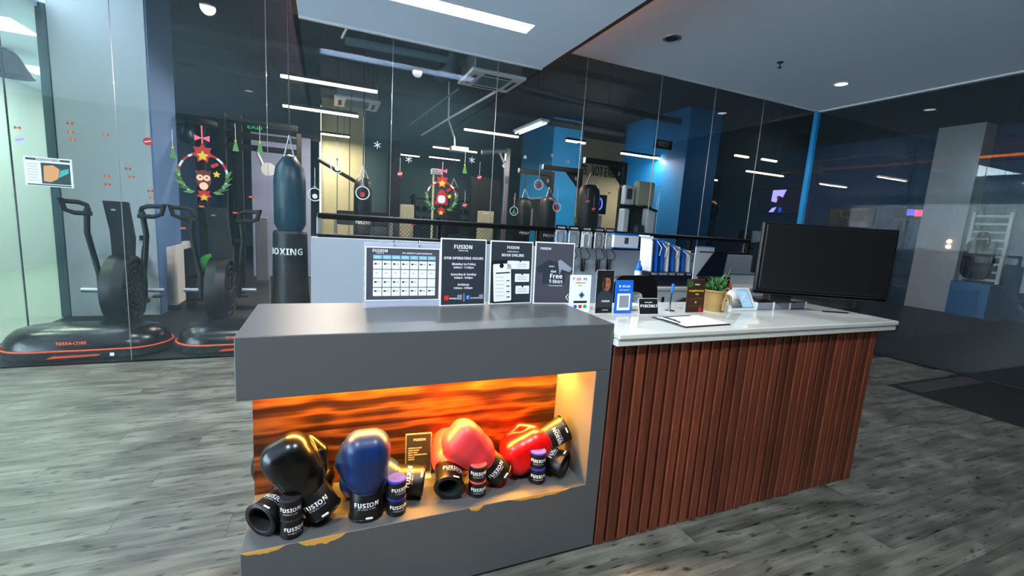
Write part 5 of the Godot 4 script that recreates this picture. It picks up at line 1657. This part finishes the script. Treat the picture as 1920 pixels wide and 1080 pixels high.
	part("frame", M["pale_blue_print"], t, Vector3(-0.75, -0.5, -0.02), Vector3(0.75, 0.55, 0.02), 0.01)
	part("photo", M["slate_print"], t, Vector3(-0.68, -0.44, 0.02), Vector3(0.68, 0.49, 0.026), 0.002)
	part("figure", M["pale_print"], t, Vector3(-0.2, -0.4, 0.026), Vector3(0.15, 0.2, 0.03), 0.05)
	# power rack on the left
	t = thing("power_rack", "tall black power rack with pulleys left of the punch bag on a barrel", "power rack", Vector3(-2.3, 0, -7.2))
	for p in [Vector3(-0.42, 0, 0.15), Vector3(-0.42, 0, -0.9), Vector3(-0.20, 0, 0.1), Vector3(0.62, 0, -1.2)]:
		part("post", M["black_metal"], t, p + Vector3(-0.045, 0, -0.045), p + Vector3(0.045, 2.95, 0.045), 0.006)
	for y in [2.40, 2.58, 2.80]:
		part("cross_beam", M["black_metal"], t, Vector3(-0.46, y, 0.06), Vector3(0.66, y + 0.09, 0.14), 0.006)
	part("side_beam", M["black_metal"], t, Vector3(-0.46, 2.86, -0.95), Vector3(-0.38, 2.95, 0.2), 0.006)
	part("base_beam", M["black_metal"], t, Vector3(-0.46, 0.0, -0.95), Vector3(-0.38, 0.08, 0.2), 0.006)
	part("weight_stack", M["silver"], t, Vector3(-0.10, 0.1, -0.9), Vector3(0.10, 1.3, -0.7), 0.01)
	st2 = new_st()
	tube(st2, [Vector3(0.05, 2.40, 0.1), Vector3(0.14, 2.18, 0.1), Vector3(0.30, 2.15, 0.1)], 0.02, 7)
	obj("pulley_arm", st2, M["white_plastic"], t)
	st2 = new_st()
	lathe(st2, [Vector2(0, -0.05), Vector2(0.11, -0.05), Vector2(0.11, 0.05), Vector2(0, 0.05)], 20, at(Vector3(0.22, 2.12, 0.1), 0, PI / 2, 0))
	obj("pulley", st2, M["white_plastic"], t)
	# speed ball platform
	t = thing("speed_ball", "dark speed ball platform above the second exercise bike", "speed ball", Vector3(-3.0, 0.0, -6.95))
	part("post", M["black"], t, Vector3(-0.06, 0, -0.06), Vector3(0.06, 2.7, 0.06), 0.006)
	st2 = new_st()
	lathe(st2, [Vector2(0, 2.66), Vector2(0.27, 2.66), Vector2(0.28, 2.72), Vector2(0, 2.76)], 24, at(Vector3(0.0, 0, 0.25)))
	obj("platform", st2, M["black"], t)
	st2 = new_st()
	lathe(st2, [Vector2(0, 2.36), Vector2(0.08, 2.38), Vector2(0.10, 2.46), Vector2(0.07, 2.58), Vector2(0.02, 2.66)], 18, at(Vector3(-0.1, 0.0, 0.3)), false)
	obj("ball", st2, M["bag_teal"], t)
	# green medicine ball on a rack
	t = thing("medicine_ball", "bright green medicine ball behind the second exercise bike", "medicine ball", Vector3(-2.72, 0.5, -5.95))
	st2 = new_st()
	var prof: Array = []
	for k in 13: prof.append(Vector2(0.14 * sin(PI * k / 12), 0.14 - 0.14 * cos(PI * k / 12)))
	lathe(st2, prof, 22, Transform3D.IDENTITY, false)
	obj("ball", st2, mat("lime", Color(0.20, 0.55, 0.05), 0.5), t)
	t = thing("ball_rack", "black low rack under the green medicine ball", "rack", Vector3(-2.72, 0, -5.95))
	for s in [-1.0, 1.0]:
		part("side", M["black"], t, Vector3(s * 0.25 - 0.02, 0, -0.2), Vector3(s * 0.25 + 0.02, 0.85, 0.2), 0.004)
	part("shelf", M["black"], t, Vector3(-0.25, 0.46, -0.2), Vector3(0.25, 0.50, 0.2), 0.004)
	part("shelf", M["black"], t, Vector3(-0.25, 0.12, -0.2), Vector3(0.25, 0.16, 0.2), 0.004)
	# exit sign
	t = thing("exit_sign", "green exit sign on the dark bulkhead of the gym", "exit sign", Vector3(-2.53, 3.10, -9.2))
	part("housing", M["dark_wall"], t, Vector3(-0.15, -0.08, -0.05), Vector3(0.15, 0.08, 0.0), 0.004)
	txt("EXIT", 0.10, glow("exit_green", Color(0.1, 0.75, 0.35), 0.7), t, at(Vector3(0, 0.0, 0.002)))
	sbox("wall_header", "dark header above the lavender wall", "wall", M["dark_wall"], Vector3(-4.05, 3.0, -9.6), Vector3(-1.30, HG, -9.25))
	# treadmills
	for k in 2:
		var tm := thing("treadmill", ["black treadmill console left of the hanging punch bag", "black treadmill console right of the hanging punch bag"][k], "treadmill", Vector3(-0.72 + 0.70 * k, 0, -9.3), 0.0, "treadmills in the gym")
		part("deck", M["black"], tm, Vector3(-0.30, 0.0, -1.6), Vector3(0.30, 0.18, 0.25), 0.02)
		part("console", M["black"], tm, Vector3(-0.24, 1.20, -0.10), Vector3(0.24, 1.52, 0.02), 0.03)
		for s in [-1.0, 1.0]:
			part("upright", M["silver"], tm, Vector3(s * 0.27 - 0.03, 0.15, -0.06), Vector3(s * 0.27 + 0.03, 1.45, 0.02), 0.01)
	# frames, poles and racks deeper in the gym
	t = thing("cable_frame", "pale steel cable frame left of the bright blue pillar", "cable machine", Vector3(3.0, 0, -9.6))
	part("post", M["silver"], t, Vector3(0.16, 0, -0.06), Vector3(0.28, 3.40, 0.06), 0.008)
	st2 = new_st()
	tube(st2, [Vector3(0.22, 3.36, 0), Vector3(-0.50, 3.22, 0)], 0.07, 4)
	obj("top_arm", st2, M["silver"], t)
	st2 = new_st()
	tube(st2, [Vector3(-0.02, 3.28, 0), Vector3(0.16, 3.0, 0), Vector3(0.20, 2.5, 0)], 0.04, 6)
	obj("brace", st2, M["silver"], t)
	part("stack", M["black"], t, Vector3(-0.7, 0.0, -0.25), Vector3(0.10, 2.60, -0.08), 0.01)
	part("base", M["black_metal"], t, Vector3(-0.7, 0, -0.3), Vector3(0.3, 0.06, 0.3), 0.006)
	t = thing("climbing_pole", "slim bright pole with a white head beside the bell wreath", "pole", Vector3(0.93, 0, -8.0))
	st2 = new_st()
	tube(st2, [Vector3(0, 0, 0), Vector3(0, 2.42, 0)], 0.022, 8)
	obj("pole", st2, M["cream_wall"], t)
	part("head", M["white_plastic"], t, Vector3(-0.06, 2.40, -0.05), Vector3(0.16, 2.52, 0.05), 0.01)
	t = thing("dumbbell_rack", "long black dumbbell rack against the deep grey wall", "dumbbell rack", Vector3(3.2, 0, -15.8))
	for s in [-1.3, 0.0, 1.3]:
		part("frame", M["black"], t, Vector3(s - 0.04, 0, -0.3), Vector3(s + 0.04, 2.3, 0.3), 0.006)
	for y in [1.25, 1.65, 2.15]:
		part("shelf", M["black"], t, Vector3(-1.4, y, -0.28), Vector3(1.4, y + 0.06, 0.28), 0.006)
	for y in [1.31, 1.71]:
		for k in 9:
			var d := new_st()
			lathe(d, [Vector2(0, -0.14), Vector2(0.08, -0.14), Vector2(0.09, -0.06), Vector2(0.03, -0.05), Vector2(0.03, 0.05), Vector2(0.09, 0.06), Vector2(0.08, 0.14), Vector2(0, 0.14)], 10, at(Vector3(0, 0.09, 0), 0, PI / 2, 0))
			var db := thing("dumbbell", "black round dumbbell on the %s shelf of the long rack" % ("lower" if y < 1.5 else "upper"), "dumbbell", Vector3(2.05 + 0.28 * k, y, -15.75), 0.0, "dumbbells on the long rack")
			obj("weight", d, M["black_matt"], db)
	t = thing("barbell", "slanted black bar across the cream wall", "barbell", Vector3(-0.95, 2.55, -11.4))
	st2 = new_st()
	tube(st2, [Vector3(-0.45, 0.25, 0), Vector3(0.62, -0.30, 0)], 0.05, 8)
	obj("bar", st2, M["black"], t)
	st2 = new_st()
	tube(st2, [Vector3(0.62, -0.3, 0), Vector3(0.62, -0.3, -0.55)], 0.03, 6)
	obj("bracket", st2, M["black"], t)
	for q in [["small beige cabinet right of the bell wreath", 2.35, -8.6, 0.28, 1.72], ["pale narrow cabinet beside the dark post", 0.55, -9.0, 0.25, 1.75]]:
		t = thing("cabinet", q[0], "cabinet", Vector3(q[1], 0, q[2]))
		part("body", M["beige_wall"], t, Vector3(-q[3] * 0.5, 0, -0.2), Vector3(q[3] * 0.5, q[4], 0.2), 0.006)
		part("door", M["beige_wall"], t, Vector3(-q[3] * 0.46, 0.05, 0.2), Vector3(q[3] * 0.46, q[4] - 0.05, 0.215), 0.004)
		part("handle", M["silver"], t, Vector3(q[3] * 0.3, 1.0, 0.215), Vector3(q[3] * 0.34, 1.2, 0.235), 0.003)
	# vertical glowing edge of the cream wall
	t = thing("edge_light", "vertical glowing strip at the left edge of the cream wall", "light strip", Vector3(-1.32, 0, -11.9))
	part("profile", M["silver"], t, Vector3(-0.04, 0.0, -0.04), Vector3(0.02, 4.3, -0.005), 0.003)
	part("diffuser", glow("lamp_edge", Color(1.0, 1.0, 0.85), 2.0), t, Vector3(-0.03, 0.05, -0.005), Vector3(0.01, 4.25, 0.012), 0.003)
	area(Vector3(-0.01, 2.2, 0.02), Vector3(0.4, 0, 1), 0.05, 4.2, Color(1.0, 1.0, 0.88), 1.6, t)
	# training machine in white
	t = thing("training_tower", "white training tower with two screens before the broad blue pillar", "training machine", Vector3(4.42, 0, -5.5))
	part("back_frame", M["black_metal"], t, Vector3(-0.38, 0, -0.22), Vector3(0.42, 2.3, -0.16), 0.006)
	part("screen_box", M["white_plastic"], t, Vector3(-0.40, 1.98, -0.10), Vector3(-0.16, 2.34, 0.02), 0.02)
	part("screen", M["gray_print"], t, Vector3(-0.35, 2.08, 0.02), Vector3(-0.23, 2.28, 0.026), 0.002)
	part("top_cover", M["beige_wall"], t, Vector3(-0.12, 1.98, -0.12), Vector3(0.30, 2.44, 0.04), 0.03)
	part("shroud", M["white_plastic"], t, Vector3(0.16, 0.0, -0.12), Vector3(0.36, 1.94, 0.05), 0.02)
	part("shroud", M["white_plastic"], t, Vector3(-0.40, 0.0, -0.12), Vector3(-0.26, 1.90, 0.05), 0.02)
	st2 = new_st()
	tube(st2, [Vector3(-0.30, 1.90, 0.08), Vector3(0.0, 1.96, 0.16), Vector3(0.34, 1.90, 0.08)], 0.025, 8)
	obj("handle_bar", st2, M["black_matt"], t)
	part("seat_back", M["bag_teal"], t, Vector3(-0.12, 0.5, -0.10), Vector3(0.10, 1.62, 0.10), 0.05)
	for x in [0.40, 0.44]:
		st2 = new_st()
		tube(st2, [Vector3(x, 0.05, 0.0), Vector3(x, 2.4, 0.0)], 0.008, 6)
		obj("guide_rod", st2, M["chrome"], t)
	t = thing("hanging_sign", "small black sign on a thin rod before the broad blue pillar", "sign", Vector3(5.75, 3.38, -6.8))
	part("board", M["black"], t, Vector3(-0.10, 0.0, -0.015), Vector3(0.42, 0.20, 0.015), 0.006)
	st2 = new_st()
	tube(st2, [Vector3(-0.05, 0.2, 0), Vector3(-0.05, HG - 3.38, 0)], 0.008, 5)
	tube(st2, [Vector3(-0.05, 0.0, 0), Vector3(-0.09, -1.1, 0)], 0.010, 6)
	obj("rod", st2, M["silver"], t)
	txt("EXIT", 0.10, M["pale_print"], t, at(Vector3(0.17, 0.10, 0.016)))
	# big ball on a stand
	t = thing("exercise_ball", "large glossy black exercise ball half hidden by the broad blue pillar", "exercise ball", Vector3(9.65, 1.87, -9.0))
	st2 = new_st()
	prof = []
	for k in 17: prof.append(Vector2(0.43 * sin(PI * k / 16), 0.43 - 0.43 * cos(PI * k / 16)))
	lathe(st2, prof, 30, Transform3D.IDENTITY, false)
	obj("ball", st2, M["black_gloss"], t)
	t = thing("ball_stand", "black tall stand carrying the large exercise ball", "stand", Vector3(9.65, 0, -9.0))
	for p in [Vector3(-0.3, 0, 0), Vector3(0.3, 0, 0), Vector3(0, 0, 0.3), Vector3(0, 0, -0.3)]:
		st2 = new_st()
		tube(st2, [p, p * 0.9 + Vector3(0, 1.96, 0)], 0.025, 7)
		obj("leg", st2, M["black_metal"], t)
	var rp: Array = []
	for k in 20: rp.append(Vector3(0.27 * cos(TAU * k / 20), 1.955, 0.27 * sin(TAU * k / 20)))
	st2 = new_st()
	tube(st2, rp, 0.02, 6, true)
	obj("ring", st2, M["black_metal"], t)

func gym_right():
	sbox("wall_pillar", "white pillar beyond the side glass", "pillar", M["white_wall"], Vector3(12.88, 0, -4.98), Vector3(13.39, HG, -4.10), 0.006)
	sbox("wall_plinth", "low blue block beside the white pillar", "plinth", M["blue_paint"], Vector3(12.75, 0, -4.09), Vector3(13.39, 0.80, -3.38), 0.01)
	sbox("wall_blue", "dark blue panel left of the white pillar", "wall", M["blue_deep"], Vector3(13.30, 0, -8.3), Vector3(13.39, HG, -5.6))
	# television
	var t := thing("television", "wall television showing a bright picture", "television", Vector3(13.38, 2.82, -9.3), -PI / 2)
	part("case", M["black"], t, Vector3(-0.78, -0.44, 0.0), Vector3(0.78, 0.44, 0.05), 0.008)
	part("screen", glow("tv_dark", Color(0.03, 0.05, 0.16), 0.4), t, Vector3(-0.75, -0.41, 0.05), Vector3(0.75, 0.41, 0.054), 0.002)
	var f := at(Vector3(0, 0, 0.0545))
	var lit := glow("tv_lilac", Color(0.62, 0.60, 1.0), 1.4)
	shape("picture_patch", t, f, PackedVector2Array([Vector2(-0.28, 0.38), Vector2(0.22, 0.38), Vector2(0.12, 0.12), Vector2(-0.02, 0.18), Vector2(-0.10, -0.05), Vector2(-0.30, 0.0)]), lit, 0.001)
	shape("picture_patch", t, f, PackedVector2Array([Vector2(-0.34, -0.38), Vector2(-0.16, -0.38), Vector2(-0.06, -0.20), Vector2(-0.22, -0.24)]), lit, 0.001)
	patch("picture_patch", t, f, Vector2(0.08, -0.30), 0.12, 0.16, glow("tv_blue", Color(0.1, 0.25, 0.8), 1.0), 0.03, 0.001)
	patch("picture_patch", t, f, Vector2(-0.06, 0.12), 0.08, 0.12, glow("tv_red", Color(0.5, 0.08, 0.10), 1.0), 0.02, 0.002)
	t = thing("small_screen", "small screen glowing pink and blue left of the white pillar", "screen", Vector3(13.1, 2.42, -5.24), -PI / 2)
	part("case", M["black"], t, Vector3(-0.50, -0.16, -0.19), Vector3(0.22, 0.14, -0.005), 0.006)
	patch("pink_half", t, at(Vector3(0, 0, 0.0)), Vector2(0.10, 0.0), 0.20, 0.16, glow("tv_pink", Color(1.0, 0.25, 0.45), 1.6), 0.0, 0.0)
	patch("blue_half", t, at(Vector3(0, 0, 0.0)), Vector2(-0.09, 0.02), 0.17, 0.16, glow("tv_violet", Color(0.35, 0.35, 0.9), 1.4), 0.0, 0.0)
	# treadmill screen in the dark
	t = thing("treadmill", "dark treadmill with a large black screen beyond the side glass", "treadmill", Vector3(9.0, 0, -4.37), -PI / 2)
	part("screen", M["black_gloss"], t, Vector3(-0.44, 1.86, -0.03), Vector3(0.44, 2.26, 0.03), 0.01)
	for s in [-1.0, 1.0]:
		part("upright", M["black_metal"], t, Vector3(s * 0.35 - 0.04, 0.1, -0.08), Vector3(s * 0.35 + 0.04, 1.9, -0.02), 0.01)
	part("deck", M["black"], t, Vector3(-0.42, 0.0, -0.1), Vector3(0.42, 0.2, 1.7), 0.02)
	# wall bars
	t = thing("wall_bars", "white ladder of wall bars above the low blue block", "wall bars", Vector3(13.1, 0.80, -3.73), -PI / 2)
	for s in [-1.0, 1.0]:
		part("upright", M["white_plastic"], t, Vector3(s * 0.32 - 0.035, 0.0, -0.04), Vector3(s * 0.32 + 0.035, 1.65, 0.04), 0.006)
	for k in 9:
		part("rung", M["white_plastic"], t, Vector3(-0.30, 0.05 + 0.185 * k, -0.02), Vector3(0.30, 0.11 + 0.185 * k, 0.02), 0.008)
	t = thing("gear_bag", "black gym bag hanging on the wall bars", "bag", Vector3(12.98, 0.82, -3.78), -PI / 2)
	var st := new_st()
	prism(st, rr(0.50, 0.95, 0.2, 5), 0.16, at(Vector3(0, 0.52, 0.0)))
	obj("body", st, M["black_matt"], t)
	st = new_st()
	tube(st, [Vector3(-0.15, 0.95, 0), Vector3(-0.08, 1.15, 0.0), Vector3(0.08, 1.15, 0.0), Vector3(0.15, 0.95, 0)], 0.015, 6)
	obj("strap", st, M["black"], t)
	# sensor light on the pillar
	t = thing("wall_sconce", "small twin glowing lamp on the white pillar", "lamp", Vector3(12.87, 1.60, -4.32), -PI / 2)
	for k in 2:
		st = new_st()
		lathe(st, [Vector2(0, 0), Vector2(0.05, 0.0), Vector2(0.045, 0.03), Vector2(0, 0.04)], 14, at(Vector3(0, 0.13 * k, 0.0), 0, PI / 2, 0))
		obj("lens", st, glow("lamp_peach", Color(1.0, 0.78, 0.66), 2.0), t)
	# low shelf and cardio machines
	for k in 3:
		t = thing("cardio_machine", ["dark cardio machine left of the white pillar", "dark cardio machine beyond the railing end", "dark cardio machine under the wall television"][k], "cardio machine", [Vector3(11.6, 0, -6.3), Vector3(9.2, 0, -6.6), Vector3(11.8, 0, -9.2)][k], -1.1)
		part("base", M["black"], t, Vector3(-0.3, 0, -0.5), Vector3(0.3, 0.18, 0.9), 0.03)
		st = new_st()
		tube(st, [Vector3(0, 0.15, 0.3), Vector3(0, 1.4, -0.1)], 0.06, 9)
		obj("column", st, M["black_metal"], t)
		part("console", M["black_gloss"], t, Vector3(-0.22, 1.35, -0.16), Vector3(0.22, 1.72, -0.06), 0.03)
		for s in [-1.0, 1.0]:
			st = new_st()
			tube(st, [Vector3(s * 0.1, 1.2, 0.0), Vector3(s * 0.34, 1.35, 0.15), Vector3(s * 0.32, 1.65, 0.10)], 0.02, 7)
			obj("grip", st, M["black_matt"], t)

# ---------------------------------------------------------------- corridor on the left
func corridor():
	sbox("floor", "pale shiny corridor floor", "floor", mat("corridor_floor", Color(0.62, 0.66, 0.62), 0.25), Vector3(-6.6, -0.1, -14.2), Vector3(-4.16, 0.0, -3.47))
	sbox("wall_corridor", "bright white corridor wall", "wall", M["white_wall"], Vector3(-6.7, 0, -14.2), Vector3(-6.6, 3.6, -3.42))
	sbox("wall_end", "white end wall of the corridor", "wall", M["white_wall"], Vector3(-6.6, 0, -14.3), Vector3(-4.16, 3.6, -14.2))
	sbox("wall_inner", "white inner wall of the corridor", "wall", M["white_wall"], Vector3(-4.2, 0, -14.2), Vector3(-4.155, 3.6, -6.5))
	sbox("ceiling", "corridor ceiling", "ceiling", M["ceiling"], Vector3(-6.7, 3.55, -14.2), Vector3(-4.16, 3.7, -3.55))
	var w := struct("window_17", "glass side wall of the corridor", "glass pane")
	part("pane", M["glass"], w, Vector3(-4.156, 0.01, -5.45), Vector3(-4.144, 3.5, -4.70), 0.0)
	part("pane", M["glass"], w, Vector3(-4.156, 0.01, -4.694), Vector3(-4.144, 3.5, -3.46), 0.0)
	part("joint", M["dark_wall"], w, Vector3(-4.157, 0.01, -4.70), Vector3(-4.143, 3.5, -4.694), 0.0)
	sbox("trim_9", "grey green upright frame beside the white pillar", "trim", M["gray_wall"], Vector3(-4.19, 0, -5.56), Vector3(-4.101, 3.6, -5.44), 0.004)
	var t := thing("pendant_lamp", "dark green bell pendant lamp hanging in the corridor", "pendant lamp", Vector3(-5.55, 3.18, -7.75))
	var st := new_st()
	lathe(st, [Vector2(0.30, 0.0), Vector2(0.24, 0.10), Vector2(0.15, 0.28), Vector2(0.10, 0.34), Vector2(0.0, 0.35)], 28, Transform3D.IDENTITY, false)
	lathe(st, [Vector2(0.0, 0.34), Vector2(0.095, 0.33), Vector2(0.145, 0.27), Vector2(0.235, 0.095), Vector2(0.295, 0.0)], 28, Transform3D.IDENTITY, false)
	obj("shade", st, mat("pendant_green", Color(0.02, 0.06, 0.055), 0.6), t)
	st = new_st()
	tube(st, [Vector3(0, 0.35, 0), Vector3(0, 0.37, 0)], 0.03, 8)
	obj("stem", st, M["black"], t)
	for k in 3:
		var p := thing("panel_lamp", "bright square ceiling panel lamp in the corridor", "panel lamp", Vector3(-5.0 - 0.6 * (k % 2), 3.55, [-6.4, -9.0, -11.6][k]), 0.0, "corridor panel lamps")
		part("diffuser", M["lamp_slot"], p, Vector3(-0.3, -0.012, -0.3), Vector3(0.3, 0.0, 0.3), 0.002)
		area(Vector3(0, -0.02, 0), Vector3.DOWN, 0.6, 0.6, Color(0.86, 1.0, 0.88), [7.0, 7.0, 5.0][k], p)
	var g := thing("panel_lamp", "bright ceiling panel lamp just behind the corridor glass", "panel lamp", Vector3(-5.2, 3.55, -4.5))
	part("diffuser", M["lamp_slot"], g, Vector3(-0.3, -0.012, -0.3), Vector3(0.3, 0.0, 0.3), 0.002)
	area(Vector3(0, -0.02, 0), Vector3.DOWN, 0.6, 0.6, Color(0.86, 1.0, 0.88), 4.0, g)
